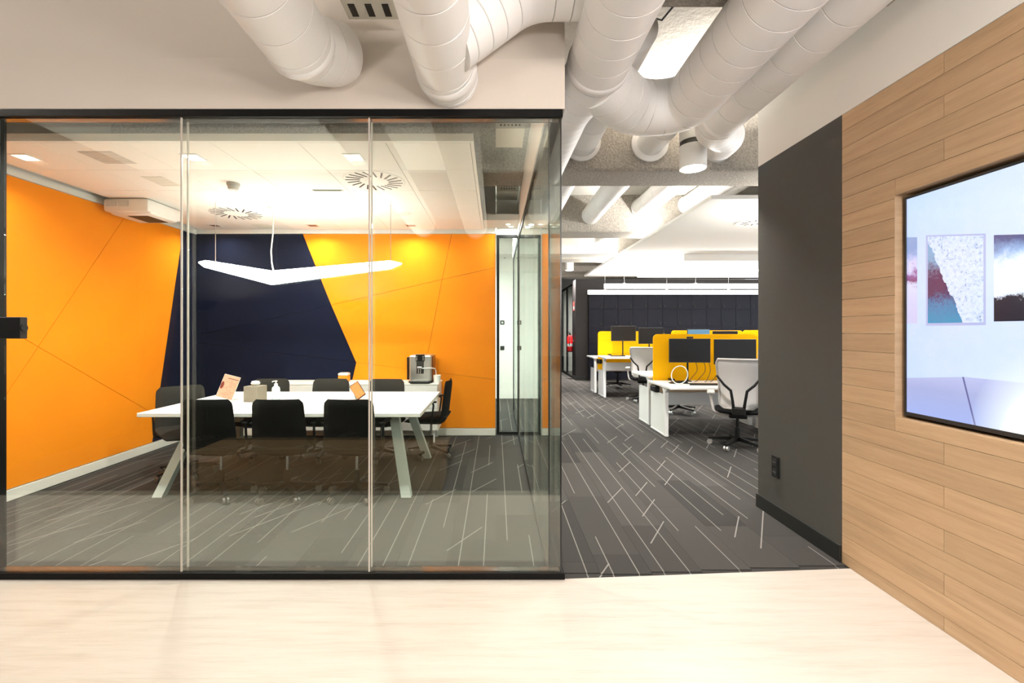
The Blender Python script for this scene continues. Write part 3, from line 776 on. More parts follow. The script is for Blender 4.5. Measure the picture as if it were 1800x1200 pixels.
# added unseen globe lights behind the viewer, brightening ducts and bulkhead
for k, (x, y, zc_) in enumerate(((1.02, -0.55, 2.05), (1.62, -0.95, 2.40), (1.62, -0.45, 2.62))):
    t = thing('added_globe', 'added opal globe light behind the viewer, ' + ('lowest', 'nearest the oak wall', 'highest')[k] + ' of the cluster', 'pendant lamp', (x, y, zc_), group='added globe lights behind the viewer')
    MB().lathe([(max(0.004, 0.17 * math.sin(PI * i / 12)), -0.17 * math.cos(PI * i / 12)) for i in range(13)], 22).build('globe', 'globe_fill_glow', t, smooth=True)
    MB().lathe([(0.03, 0.165), (0.03, 0.22)], 14).build('cap', 'plastic_black', t); MB().cyl((0, 0, 0.22), (0, 0, ZS - zc_), 0.004, 6).build('cord', 'cable_black', t)
# added unseen uplighters behind the viewer, brightening slab and bulkhead
for k, (x, y) in enumerate(((-2.0, -0.8), (-3.9, -0.7))):
    t = thing('added_uplighter', 'added black floor uplighter behind the viewer, ' + ('middle' if k == 0 else 'left') + ' of the lobby', 'added floor lamp', (x, y, 0), group='added uplighters behind the viewer')
    MB().lathe([(0.16, 0), (0.16, 0.015), (0.03, 0.03)], 28).build('base', 'plastic_black', t, smooth=True); MB().cyl((0, 0, 0.02), (0, 0, 1.72), 0.014, 12).build('pole', 'plastic_black', t)
    MB().lathe([(0.03, 1.70), (0.12, 1.74), (0.20, 1.82), (0.205, 1.83), (0.19, 1.815), (0.10, 1.75)], 32).build('bowl', 'plastic_black', t, smooth=True)
    area('added_uplight', (x, y, 1.80), 0.3, 52 if k == 0 else 26, rot=(PI, 0, 0), color=WARM, shape='DISK')
# added hidden strip on the floating panel edge, brightening slab and ducts
t = thing('added_strip', 'added slim light strip on top of the floating panel edge', 'added strip light', (2.66, 5.6, 3.0505))
B(-0.03, 0.03, 0, 7.2, 0, 0.03).build('channel', 'alu', t); B(-0.02, 0.02, 0.02, 7.18, 0.03, 0.034).build('diffuser', 'strip_light', t)
area('added_strip_fill', (2.66, 9.2, 3.10), 0.06, 170, rot=(PI, math.radians(-25), 0), color=NEUT, size_y=7.1)
# linear office lights under the floating panel
fp = thing('floating_ceiling', 'large white floating acoustic ceiling panel above the desks', 'ceiling panel', (0, 0, 3.0))
B(PX(1250, 5.39), 10.8, 5.39, YW - 0.02, 0, 0.05, b=0.004).build('panel', 'tile_white', fp)
for (x, y) in ((2.9, 6.2), (2.9, 9), (2.9, 12), (6, 6.2), (6, 9), (6, 12)): MB().cyl((x, y, 0.05), (x, y, ZS - 3.0), 0.004, 6).build('hanger', 'steel', fp)
for k, (y, x) in enumerate(((9.35, PX(1199, 9.35)), (12.05, PX(1122, 12.05)))):
    t = B(0, 7.0, -0.1, 0.1, 0, 0.14, b=0.004).build('ceiling_baffle', 'tile_white', None, loc=(x, y, 2.858))
    tag(t, 'white acoustic baffle on the floating panel, ' + ('nearer one' if k == 0 else 'one nearest the lockers'), 'baffle', 'acoustic baffles on the floating panel')
def strip(y, px, zb, label):
    x = PX(px, y); t = thing('linear_pendant', label, 'pendant lamp', (x, y, zb), group='white linear pendants above the desks')
    B(0, 7.5, -0.035, 0.035, 0.0, 0.11, b=0.003).build('housing', 'strip_opal', t)
    B(0.02, 7.48, -0.028, 0.028, -0.003, 0.0).build('diffuser', 'strip_light', t)
    for k in range(5):
        MB().cyl((0.45 + k * 1.6, 0, 0.11), (0.45 + k * 1.6, 0, 3.0 - zb), 0.003, 6).build('wire', 'steel', t)
        B(0.42 + k * 1.6, 0.48 + k * 1.6, -0.012, 0.012, 0.11, 0.125).build('clip', 'plastic_white', t)
    area('linear_downlight', (x + 3.75, y, zb - 0.01), 7.4, 45, color=NEUT, size_y=0.06)
    area('linear_uplight', (x + 3.75, y, zb + 0.13), 7.4, 260, rot=(PI, 0, 0), color=NEUT, size_y=0.06)
strip(10.2, 1062, PZ(507, 10.2), 'upper of the two long white linear pendants before the lockers')
strip(11.8, 1033, PZ(517, 11.8), 'lower of the two long white linear pendants before the lockers')
strip(5.5, 1358, 2.33, 'added white linear pendant over the nearest desks, hidden by the dark wall')  # added out of sight to brighten the nearest desks and yellow screen
for k, (px, py) in enumerate(((1170, 452), (1325, 390))):
    Y = F * 1.55 / (VY - py)
    t = thing('ceiling_diffuser', 'round perforated air diffuser in the floating panel, ' + ('far one near the baffles' if k == 0 else 'near one by the dark wall'), 'vent', (PX(px, Y), Y, 3.0), group='air diffusers in the floating panel')
    MB().lathe([(0.24, -0.012), (0.25, 0)], 28).build('plate', 'plastic_white', t)
    for i in range(10):
        a = i * 2 * PI / 10
        B(0.08, 0.17, -0.008, 0.008, -0.014, -0.012, M4=Matrix.Rotation(a, 4, 'Z')).build('slot', 'slot_dark', t)
# ---- meeting room ceiling fittings
k = 0
for (py, pxs, lit) in ((276, (45, 340, 622), True), (396, (378, 550, 722), False)):
    Y = F * 1.37 / (VY - py)
    for n_, px in enumerate(pxs):
        nm = ('left', 'middle', 'right')[n_]
        t = thing('ceiling_downlight', ('glowing' if lit else 'brown-lensed') + ' square downlight, ' + nm + (' of the front row' if lit else ' of the row by the back wall'), 'downlight', (PX(px, Y), Y, ZI), group='square downlights in the meeting room ceiling')
        for q in ((-.07, .07, .058, .07), (-.07, .07, -.07, -.058), (-.07, -.058, -.058, .058), (.058, .07, -.058, .058)):
            B(q[0], q[1], q[2], q[3], -0.006, 0).build('frame', 'plastic_white', t)
        B(-.058, .058, -.058, .058, -0.003, 0).build('lens', 'lamp_disc' if lit else 'coffee_brown', t)  # brown lens puts reflected orange into its colour
        if lit: area('downlight', (PX(px, Y), Y, ZI - 0.012), 0.11, 8 if n_ == 0 else 40, color=NEUT, spread=math.radians(150))
        else: area('downlight', (PX(px, Y), Y, ZI - 0.012), 0.11, 9, color=WARM, spread=math.radians(150))  # back row carries a weaker warm light
for n_, (px, py, d_) in enumerate(((658, 318, 0.50), (415, 375, 0.54))):
    Y = F * 1.37 / (VY - py)
    t = thing('swirl_diffuser', 'white swirl air diffuser with radial dark slots, ' + ('near the glass joint' if n_ == 0 else 'above the lamp by the navy wall'), 'vent', (PX(px, Y), Y, ZI), group='swirl diffusers in the meeting room ceiling')
    MB().lathe([(0.275, -0.004), (0.28, 0.0)], 36).build('plate', 'tile_white', t, smooth=True)
    for i in range(20):
        a = i * 2 * PI / 20
        B(0.12, d_ / 2, -0.008, 0.008, -0.0065, -0.004, M4=Matrix.Rotation(a, 4, 'Z') @ Matrix.Translation((0, 0.05, 0))).build('slot', 'slot_dark', t)
for n_, (x0, x1, y0, y1, lab) in enumerate(((142, 238, 266, 287, 'at the left front'), (255, 315, 310, 327, 'beside the projector'), (424, 500, 349, 361, 'in the middle of the ceiling'), (440, 488, 394, 401, 'at the back by the navy wall'))):
    Ya, Yb = F * 1.37 / (VY - y0), F * 1.37 / (VY - y1); Ym = (Ya + Yb) / 2; xm = PX((x0 + x1) / 2, Ym); wd = abs(x1 - x0) * Ym / F * 0.6
    t = thing('return_air_grille', 'pale grey rectangular ceiling grille ' + lab, 'vent', (xm, Ym, ZI), group='rectangular grilles in the meeting room ceiling')
    B(-wd / 2, wd / 2, (Ya - Yb) / 2, (Yb - Ya) / 2, -0.003, 0).build('plate', 'plastic_grey' if n_ == 0 else 'perforated_white', t)
    for i in range(4):
        yy = (Ya - Yb) / 2 + (i + 0.5) * (Yb - Ya) / 4
        B(-wd / 2 + .01, wd / 2 - .01, yy - .003, yy + .003, -0.005, -0.003).build('louvre', 'perforated_white', t)
Y = F * 1.37 / (VY - 322)
t = thing('smoke_detector', 'small round smoke detector on the white ceiling', 'smoke detector', (PX(410, Y), Y, ZI))
MB().lathe([(0.038, -0.062), (0.045, -0.05), (0.045, -0.03), (0.055, -0.028), (0.058, 0)], 24).build('body', 'plastic_grey', t, smooth=True)
MB().lathe([(0.012, -0.066), (0.014, -0.062)], 16).build('sensor', 'plastic_white', t)
Y = F * 1.37 / (VY - 335)
t = thing('slot_vent', 'narrow dark slot vent in the white ceiling', 'vent', (PX(577, Y), Y, ZI))
B(-0.15, 0.15, -0.03, 0.03, -0.008, 0, b=0.004).build('frame', 'tile_white', t); B(-0.135, 0.135, -0.031, -0.012, -0.010, -0.004).build('slot', 'plate_green', t)
Y = F * 1.37 / (VY - 375)
t = thing('ceiling_speaker', 'flat round pale speaker in the ceiling near the right downlight', 'speaker', (PX(710, Y), Y, ZI))
MB().lathe([(0.085, -0.006), (0.09, 0)], 28).build('rim', 'tile_white', t, smooth=True); MB().lathe([(0.072, -0.009), (0.074, -0.006)], 28).build('grille', 'perforated_white', t)
# ---- boomerang lamp
tipL, apex, tipR = Vector((PX(349, 4.8), 4.8, PZ(461, 4.8))), Vector((PX(478, 5.1), 5.1, PZ(488, 5.1))), Vector((PX(706, 4.8), 4.8, PZ(463, 4.8)))
t = thing('boomerang_lamp', 'glowing boomerang shaped pendant lamp over the meeting table', 'pendant lamp', tuple(apex))
def arm(a, b, ra, rb):
    d = b - a; L = d.length; pts = []; rs = []
    for i in range(13):
        s = i / 12; pts.append(a + d * s - apex); q = ra + (rb - ra) * s
        e = min(1.0, max(0.0, (1 - s) * L / 0.07)); rs.append(q * math.sqrt(max(0.02, 1 - (1 - e) ** 2)))
    return pts, rs
pl, rl = arm(apex, tipL, 0.078, 0.035); pr, rr_ = arm(apex, tipR, 0.078, 0.042)
mb = MB(); mb.tube(pl, rl, 20); mb.tube(pr, rr_, 20); mb.lathe([(0.02, -0.076), (0.055, -0.055), (0.078, 0), (0.055, 0.055), (0.02, 0.076)], 20)
mb.build('diffuser', 'v_lamp', t, smooth=True)
zc = ZI - apex.z
for q in (tipL + (apex - tipL) * 0.22, tipR + (apex - tipR) * 0.08):
    MB().cyl((q.x - apex.x, q.y - apex.y, q.z - apex.z + 0.02), (q.x - apex.x, q.y - apex.y, zc), 0.0035, 6).build('wire', 'steel', t)
MB().tube([(0.02, 0, 0.06), (0.0, 0, 0.16), (-0.01, 0, 0.3), (0.012, 0, 0.5), (0.015, 0, zc)], 0.008, 8).build('power_cable', 'plastic_white', t)
MB().lathe([(0.05, zc - 0.02), (0.055, zc)], 24, (0.015, 0, 0)).build('canopy', 'plastic_white', t)
# ---- projector near the left wall
t = thing('projector', 'white short-throw projector hung at the ceiling by the orange wall', 'projector', (-3.83, 4.70, 2.655))
MB().box(-0.235, 0.235, 0, 0.50, 0.02, 0.16, b=0.03).box(-0.21, 0.235, 0.04, 0.46, 0.0, 0.08, b=0.035).build('body', 'plastic_white', t, smooth=True)
for k in range(2):
    q = B(-0.20 + k * 0.125, -0.09 + k * 0.125, -0.004, 0.002, 0.075, 0.135).build('vent', 'plastic_grey', t)
    for i in range(7): B(-0.195 + k * 0.125 + i * 0.015, -0.190 + k * 0.125 + i * 0.015, -0.007, -0.004, 0.078, 0.132).build('fin', 'plastic_white', q)
B(-0.06, 0.16, 0.10, 0.40, -0.003, 0.004).build('lens_window', 'slot_dark', t)
B(-0.14, 0.14, 0.12, 0.40, 0.16, 0.165).build('mount_plate', 'plastic_grey', t)

# ================================================================== TELEVISION
t = thing('wall_screen', 'large wall television in the oak niche showing white room and prints', 'television', (XR + 0.129, 1.43, 0.995))
XS = 2.196 - (XR + 0.129)
B(XS, 0, -1.03, 1.012, 0, 1.165, b=0.004).build('casing', 'monitor_black', t)
for q in ((-1.03, 1.012, 0, 0.02), (-1.03, 1.012, 1.152, 1.165), (1.0, 1.012, 0.02, 1.152), (-1.03, -1.018, 0.02, 1.152)):
    B(XS - 0.006, XS, q[0], q[1], q[2], q[3], b=0.001).build('bezel', 'monitor_bezel', t)
B(XS - 0.003, XS, -1.018, 1.0, 0.02, 1.152).build('display', 'screen_picture', t)

# ================================================================== MEETING FURNITURE
t = thing('meeting_table', 'white rectangular meeting table with splayed grey-white legs', 'table', (-1.86, 4.575, 0))
TX0, TX1, TY0, TY1 = -1.213, 1.213, -0.685, 0.685
B(TX0, TX1, TY0, TY1, 0.705, 0.74, b=0.004).build('tabletop', 'table_white', t)
B(TX0 + 0.35, TX1 - 0.35, -0.40, -0.36, 0.645, 0.705).build('frame_beam', 'table_leg', t)
B(TX0 + 0.35, TX1 - 0.35, 0.36, 0.40, 0.645, 0.705).build('frame_beam', 'table_leg', t)
def slab_leg(a, b, wx, wy):
    a, b = Vector(a), Vector(b); vs_ = []
    for p in (a, b):
        for sx, sy in ((-1, -1), (1, -1), (1, 1), (-1, 1)): vs_.append((p.x + sx * wx / 2, p.y + sy * wy / 2, p.z))
    return MB().add(vs_, [[3, 2, 1, 0], [4, 5, 6, 7]] + [[i, (i + 1) % 4, 4 + (i + 1) % 4, 4 + i] for i in range(4)])
for sx in (-1, 1):
    for sy in (-1, 1):
        slab_leg((sx * 1.08, sy * 0.60, 0), (sx * 0.90, sy * 0.30, 0.705), 0.085, 0.07).build('leg', 'table_leg', t)

def meeting_chair(label, group, mat='chair_black', loc=(0, 0, 0), rz=0.0):
    t = thing('conference_chair', label, 'chair', loc, rz, group)
    def back(u, v):                       # v up, u across
        z = 0.40 + v * 0.475; hw = 0.232 - 0.025 * v
        if v > 0.9: hw *= 1 - 0.16 * ((v - 0.9) / 0.1) ** 2
        if v < 0.12: hw *= 1 - 0.12 * ((0.12 - v) / 0.12)
        y = -0.175 - 0.055 * v + 0.03 * (2 * u - 1) ** 2 + 0.05 * max(0, 0.25 - v)
        return ((2 * u - 1) * hw, y, z)
    MB().sheet(back, 12, 16, 0.032).build('backrest', mat, t, smooth=True)
    def seat(u, v):
        hw = 0.235 * (1 - 0.10 * (2 * v - 1) ** 4)
        return ((2 * u - 1) * hw, -0.20 + 0.46 * v, 0.44 + 0.02 * math.cos(v * PI) * (1 if v < 0.2 else 0.4) + 0.012 * (2 * u - 1) ** 2 - 0.02 * max(0, v - 0.8) / 0.2)
    MB().sheet(seat, 12, 12, 0.055).build('seat', mat, t, smooth=True)
    for s in (-1, 1):
        a = MB().tube(fillet([(s * 0.20, -0.05, 0.405), (s * 0.25, -0.05, 0.42), (s * 0.255, -0.08, 0.645), (s * 0.255, 0.02, 0.648)], 0.04), 0.011, 10).build('armrest', 'plastic_black', t, smooth=True)
        B(s * 0.255 - 0.022, s * 0.255 + 0.022, -0.11, 0.12, 0.645, 0.665, b=0.008).build('arm_pad', 'plastic_black', a, smooth=True)
    B(-0.10, 0.10, -0.12, 0.12, 0.375, 0.412, b=0.01).build('mechanism', 'plastic_black', t)
    MB().cyl((0, 0, 0.22), (0, 0, 0.38), 0.014, 16).build('gas_column', 'chrome', t, smooth=True)
    MB().lathe([(0.026, 0.085), (0.026, 0.23)], 20).build('column_sleeve', 'plastic_black', t, smooth=True)
    for k in range(5):
        a = 2 * PI * k / 5 + 0.35; R_ = Matrix.Rotation(a, 4, 'Z')
        L_ = slab_leg((0, 0, 0), (0, 0, 0), 0, 0)
        mb = MB().add([R_ @ Vector(p) for p in ((0.02, -0.022, 0.085), (0.02, 0.022, 0.085), (0.02, 0.022, 0.125), (0.02, -0.022, 0.125), (0.265, -0.014, 0.066), (0.265, 0.014, 0.066), (0.265, 0.014, 0.084), (0.265, -0.014, 0.084))],
                      [[3, 2, 1, 0], [4, 5, 6, 7]] + [[i, (i + 1) % 4, 4 + (i + 1) % 4, 4 + i] for i in range(4)])
        mb.build('base_leg', 'plastic_black', t)
        c = R_ @ Vector((0.255, 0, 0.028)); dv = R_ @ Vector((0, 1, 0))
        q = MB().cyl(c - dv * 0.022, c - dv * 0.005, 0.028, 18).cyl(c + dv * 0.005, c + dv * 0.022, 0.028, 18).build('caster', 'caster_grey', t, smooth=True)
        MB().cyl(c + Vector((0, 0, 0.0)), c + Vector((0, 0, 0.045)), 0.007, 10).build('caster_stem', 'plastic_black', q)
    return t
GRP = 'black conference chairs around the meeting table'
YNC = 3.99
ch = meeting_chair('black conference chair seen from behind, left of the near three', GRP, loc=(PX(365, 3.8), YNC, 0))
dup(ch, (PX(487, 3.8), YNC, 0), 0.05, 'black conference chair seen from behind, middle of the near three')
dup(ch, (PX(615, 3.8), YNC, 0), -0.04, 'black conference chair seen from behind, right of the near three')
ch2 = meeting_chair('charcoal chair back across the table behind the hand sanitizer', GRP, 'chair_rear', (PX(480, 5.4), 5.17, 0), PI)
dup(ch2, (PX(585, 5.4), 5.17, 0), PI + 0.04, 'charcoal chair back across the table below the orange jar')
dup(ch2, (PX(680, 5.4), 5.15, 0), PI - 0.05, 'charcoal chair back across the table beside the coffee machine')
dup(ch, (-0.755, 5.29, 0), PI / 2 - 0.05, 'black conference chair in profile at the right table end')
dup(ch2, (-3.10, 4.55, 0), -PI / 2 - 0.75, 'charcoal conference chair at the left table end by the orange wall')

# things on the table
ZTB = 0.74
t = thing('leaflet_stand', 'tilted clear stand with a pinkish printed leaflet on the table', 'leaflet stand', (PX(393, 4.55), 4.55, ZTB + 0.0005), rz=0.15)
Rt = Matrix.Rotation(math.radians(16), 4, 'Y') @ Matrix.Rotation(math.radians(-14), 4, 'X')
o = B(-0.075, 0.075, -0.002, 0.002, 0.006, 0.235).build('leaflet', 'leaflet_print', t); o.rotation_euler = Rt.to_euler(); o.location.z = 0.026
o = B(-0.078, 0.078, 0.0025, 0.005, 0.004, 0.238).build('back_plate', 'bottle_clear', t); o.rotation_euler = Rt.to_euler(); o.location.z = 0.026
B(-0.07, 0.09, -0.012, 0.09, 0, 0.005, b=0.001).build('foot', 'plastic_grey', t)
t = thing('tissue_box', 'grey cube tissue box with white tissue sticking out', 'tissue box', (PX(449, 4.55), 4.55, ZTB), rz=-0.12)
B(-0.075, 0.075, -0.075, 0.075, 0, 0.155, b=0.003).build('box', 'tissue_grey', t)
MB().lathe([(0.018, 0.153), (0.035, 0.165), (0.045, 0.180), (0.03, 0.192), (0.04, 0.198), (0.012, 0.204)], 9).build('tissue', 'tissue_white', t)
t = thing('sanitizer_bottle', 'clear pump bottle of hand sanitizer on the meeting table', 'bottle', (PX(485, 4.58), 4.58, ZTB))
MB().lathe([(0.036, 0), (0.039, 0.004), (0.039, 0.115), (0.034, 0.135), (0.016, 0.150)], 28).build('bottle', 'bottle_clear', t, smooth=True)
MB().lathe([(0.0395, 0.03), (0.0395, 0.09)], 28).build('label', 'label_white', t, smooth=True)
MB().lathe([(0.017, 0.150), (0.017, 0.172), (0.006, 0.174), (0.006, 0.190), (0.013, 0.192), (0.013, 0.202)], 20).tube([(0, 0, 0.197), (-0.02, -0.012, 0.197), (-0.03, -0.018, 0.190)], 0.005, 8).build('pump', 'plastic_white', t, smooth=True)
t = thing('desk_tablet', 'tilted tablet with glossy orange face on a metal foot', 'tablet', (PX(630, 4.6), 4.6, ZTB), rz=0.1)
Rt = Matrix.Rotation(math.radians(38), 4, 'Y') @ Matrix.Rotation(math.radians(-18), 4, 'X')
mm = Matrix.Translation((0.012, 0, 0.02)) @ Rt
c = MB().box(-0.05, 0.05, -0.006, 0.006, -0.02, 0.15, b=0.003, M4=Matrix.Translation((0.0, 0, 0.088)) @ Matrix.Rotation(math.radians(-36), 4, 'Y') @ Matrix.Rotation(math.radians(-20), 4, 'X') @ Matrix.Translation((0, 0, -0.05))).build('casing', 'plastic_black', t)
MB().box(-0.045, 0.045, -0.0085, -0.005, -0.012, 0.142, M4=Matrix.Translation((0.0, 0, 0.088)) @ Matrix.Rotation(math.radians(-36), 4, 'Y') @ Matrix.Rotation(math.radians(-20), 4, 'X') @ Matrix.Translation((0, 0, -0.05))).build('display', 'tablet_orange', t)
B(-0.07, 0.06, -0.035, 0.05, 0, 0.006, b=0.002).build('foot', 'steel', t)
MB().tube([(-0.02, 0.02, 0.005), (-0.035, 0.02, 0.05), (-0.01, 0.012, 0.085)], 0.016, 10).build('neck', 'table_leg', t, smooth=True)
for k in range(2):
    o = MB().lathe([(0.045, 0), (0.066, 0.012), (0.068, 0.016), (0.058, 0.013), (0.04, 0.006)], 28).build('plate_dish', 'plate_green' if k == 0 else 'table_white', None, smooth=True, loc=(PX(588, 4.5) + 0.004 * k, 4.5, ZTB + 0.0005 + 0.0125 * k))
    tag(o, ('lower dark' if k == 0 else 'upper pale') + ' small dish of the stack behind the right near chair', 'dish', 'small dishes stacked on the meeting table')
# credenza
t = thing('credenza', 'low white credenza with flap fronts against the back wall', 'cabinet', (-1.81, YB - 0.012, 0))
B(-1.06, 1.06, -0.41, 0, 0.155, 0.745, b=0.002).build('body', 'desk_white', t)
B(-1.07, 1.07, -0.425, 0, 0.745, 0.765, b=0.003).build('top', 'table_white', t)
for k in range(3):
    for (z0, z1) in ((0.165, 0.44), (0.447, 0.738)):
        d_ = B(-1.055 + k * 0.705, -0.356 + k * 0.705 + 0.0, -0.428, -0.411, z0, z1, b=0.002).build('front_panel', 'desk_white', t)
for (x, y) in ((-1.0, -0.37), (1.0, -0.37), (-1.0, -0.05), (1.0, -0.05)): B(x - .018, x + .018, y - .018, y + .018, 0, 0.155).build('leg', 'desk_white', t)
ZC = 0.765
t = thing('coffee_machine', 'silver and black coffee machine on the white credenza', 'coffee machine', (PX(740, 5.98), 6.04, ZC))
B(-0.14, 0.15, -0.14, 0.17, 0.02, 0.36, b=0.02).build('body', 'coffee_silver', t)
B(0.15, 0.16, -0.10, 0.16, 0.03, 0.35, b=0.003).build('side_panel', 'coffee_brown', t)
B(-0.195, -0.14, -0.02, 0.15, 0.03, 0.33, b=0.01).build('water_tank', 'monitor_black', t)
B(-0.055, 0.06, -0.153, -0.138, 0.28, 0.37, b=0.004).build('control_panel', 'monitor_black', t)
B(-0.045, 0.05, -0.147, -0.138, 0.12, 0.28, b=0.004).build('brew_recess', 'slot_dark', t)
for k in range(2):
    for i in range(3): B(-0.05 + k * 0.085, -0.032 + k * 0.085, -0.156, -0.153, 0.295 + i * 0.022, 0.307 + i * 0.022).build('button', 'steel', t)
MB().cyl((-0.012, -0.165, 0.125), (-0.012, -0.165, 0.19), 0.007, 10).cyl((0.012, -0.165, 0.125), (0.012, -0.165, 0.19), 0.007, 10).box(-0.03, 0.03, -0.18, -0.147, 0.185, 0.215, b=0.005).build('spout', 'chrome', t)
B(-0.12, 0.14, -0.22, -0.13, 0.0, 0.03, b=0.01).build('drip_tray', 'plastic_black', t)
B(-0.10, 0.12, -0.21, -0.14, 0.03, 0.034).build('drip_grate', 'steel', t)
B(-0.15, 0.155, -0.13, 0.165, 0.0, 0.02).build('base', 'plastic_black', t)
MB().tube(fillet([(0.02, -0.16, 0.19), (0.10, -0.165, 0.195), (0.20, -0.12, 0.19), (0.205, -0.10, 0.106)], 0.05), 0.006, 8).build('milk_hose', 'plastic_white', t, smooth=True)
t = thing('milk_container', 'small white milk container beside the coffee machine', 'container', (PX(740, 5.98) + 0.215, 5.95, ZC))
MB().lathe([(0.038, 0), (0.044, 0.004), (0.048, 0.09)], 20).build('cup', 'plastic_white', t, smooth=True); MB().lathe([(0.049, 0.09), (0.049, 0.098)], 20).build('lid', 'tile_white', t, smooth=True)
t = thing('storage_jar', 'clear square jar of orange contents on the credenza', 'jar', (PX(605, 6.05), 6.05, ZC), group=None)
B(-0.066, 0.066, -0.05, 0.05, 0, 0.085, b=0.006).build('contents', 'jar_orange', t)
B(-0.066, 0.066, -0.05, 0.05, 0.087, 0.118, b=0.006).build('clear_rim', 'bottle_clear', t)
B(-0.05, 0.05, -0.035, 0.035, 0.118, 0.127, b=0.003).build('lid', 'steel', t)

# ================================================================== OFFICE
def lockers():
    t = thing('locker_bank', 'dark navy-charcoal locker bank behind the yellow desk screens', 'lockers', (PX(1034, YW), YW - 0.024, 0))
    cw, rh = 0.4235, 0.4985; nc, nr = 14, 5
    B(0, nc * cw, -0.05, 0, 0, 2.56).build('carcass', 'charcoal_paint', t)
    dm = B(0.003, cw - 0.003, -0.066, -0.05, 0.003, rh - 0.003, b=0.002).build('door', 'locker_paint', t)
    hm = [B(cw - 0.085, cw - 0.055, -0.085, -0.066, 0.06, 0.13, b=0.004).build('handle', 'plastic_black', dm), None]
    hl = B(0.055, 0.085, -0.085, -0.066, 0.06, 0.13, b=0.004); hlm = None
    firstd = True
    for i in range(nc):
        for j in range(nr):
            if i == 0 and j == 0: dm.location = (0, 0, 0.05); continue
            d_ = link('door', dm.data, t, (i * cw, 0, 0.05 + j * rh))
            if i < 5: link('handle', hm[0].data, d_)
            elif hlm is None: hlm = hl.build('handle', 'plastic_black', d_).data
            else: link('handle', hlm, d_)
lockers()
# fire extinguisher and sign on the charcoal return
t = thing('fire_extinguisher', 'red fire extinguisher on the charcoal wall by the glass office', 'fire extinguisher', (XC - 0.11, YW + 0.36, 0.80))
MB().lathe([(0.06, 0), (0.082, 0.015), (0.085, 0.03), (0.085, 0.42), (0.06, 0.48), (0.025, 0.50)], 24).build('cylinder', 'red_paint', t, smooth=True)
MB().lathe([(0.0865, 0.17), (0.0865, 0.25)], 24).build('label', 'label_white', t, smooth=True)
MB().lathe([(0.087, 0.0), (0.087, 0.03)], 24).build('foot_ring', 'plastic_black', t, smooth=True)
MB().box(-0.03, 0.03, -0.02, 0.02, 0.50, 0.55, b=0.004).box(-0.06, 0.02, -0.012, 0.012, 0.55, 0.565, b=0.003).box(-0.07, 0.02, -0.012, 0.012, 0.585, 0.60, M4=None).build('valve', 'plastic_black', t)
MB().tube(fillet([(0.03, 0, 0.52), (-0.02, -0.10, 0.50), (-0.03, -0.105, 0.2)], 0.08), 0.009, 8).build('hose', 'plastic_black', t, smooth=True)
B(0.08, 0.11, -0.03, 0.03, 0.30, 0.36).build('bracket', 'steel', t)
t = B(-0.006, 0, -0.09, 0.09, -0.13, 0.13, b=0.001).build('safety_sign', 'sign_red', None, loc=(XC, YW + 0.30, 2.15)); tag(t, 'small red and white safety sign high on the charcoal wall', 'sign')
B(-0.008, -0.006, -0.06, 0.06, -0.09, 0.0).build('pictogram', 'label_white', t)
t = B(-0.02, 0, -0.03, 0.03, -0.04, 0.04, b=0.003).build('wall_button', 'plastic_black', None, loc=(XC, YW + 0.42, 0.42)); tag(t, 'small black box low on the charcoal return wall', 'switch')
B(-0.024, -0.02, -0.012, 0.012, -0.012, 0.012).build('button', 'plastic_grey', t)

def desk(label, x0, x1, ya, yb, zt, legs, group):
    """one desk half: top and, where asked, its end leg panels"""
    t = thing('desk', label, 'desk', (x0, ya, 0), group=group); L, D = x1 - x0, yb - ya
    B(0, L, 0, D, zt - 0.028, zt, b=0.003).build('desktop', 'desk_white', t)
    sgn = 1 if legs == 'front' else -1
    for x in (0.03, L - 0.09):
        if sgn > 0: py = 0.26; e0, e1 = 0.26, D - 0.01
        else: py = 0.10; e0, e1 = 0.05, D - 0.3
        B(x, x + 0.05, e0, e0 + 0.07, 0.02, zt - 0.05, b=0.003).build('leg_post', 'desk_white', t)
        B(x + 0.008, x + 0.042, e0 + .07, e1, 0.02, min(0.56, zt - 0.14), b=0.003).build('leg_panel', 'desk_white', t)
        MB().prism([(x + 0.005, max(0.005, e0 - 0.10), zt - 0.03), (x + 0.005, e0 + 0.16, zt - 0.03), (x + 0.005, e0 + 0.07, zt - 0.10), (x + 0.005, e0, zt - 0.10)], (0.04, 0, 0)).build('bracket', 'desk_white', t)
        B(x + 0.002, x + 0.048, e0 - 0.01, e1, 0, 0.02, b=0.003).build('foot_rail', 'desk_white', t)
    B(0.09, L - 0.09, D - 0.20 if sgn > 0 else 0.12, D - 0.18 if sgn > 0 else 0.14, zt - 0.33, zt - 0.15).build('cable_tray', 'desk_white', t)
    return t
def screen(label, x0, x1, y, z0, z1, zt=0.70):
    t = thing('desk_screen', label, 'desk screen', (x0, y, 0), group='yellow felt desk screens'); L = x1 - x0; rr = 0.07
    pts = [(0, 0, z0), (L, 0, z0)]
    pts += [(L - rr + rr * math.sin(a), 0, z1 - rr + rr * math.cos(a)) for a in [PI / 2 - k * PI / 12 for k in range(7)]]
    pts += [(rr - rr * math.sin(a), 0, z1 - rr + rr * math.cos(a)) for a in [k * PI / 12 for k in range(7)]]
    MB().prism([(p[0], -0.014, p[2]) for p in pts], (0, 0.028, 0)).build('panel', 'fabric_yellow', t)
    for x in (0.25, L - 0.25): B(x - 0.03, x + 0.03, -0.13, 0.02, zt + 0.0005, zt + 0.03, b=0.004).build('clamp', 'plastic_black', t)
    return t
DGp = 'white height-adjustable desks in the office'
XD = 2.27
d1 = desk('nearest white desk with black monitors and white cable loop', XD, 3.95, 5.94, 6.80, 0.70, 'front', DGp)
d1b = desk('white desk half behind the nearest yellow screen', XD + 0.03, 3.95, 6.90, 7.74, 0.755, 'back', DGp)
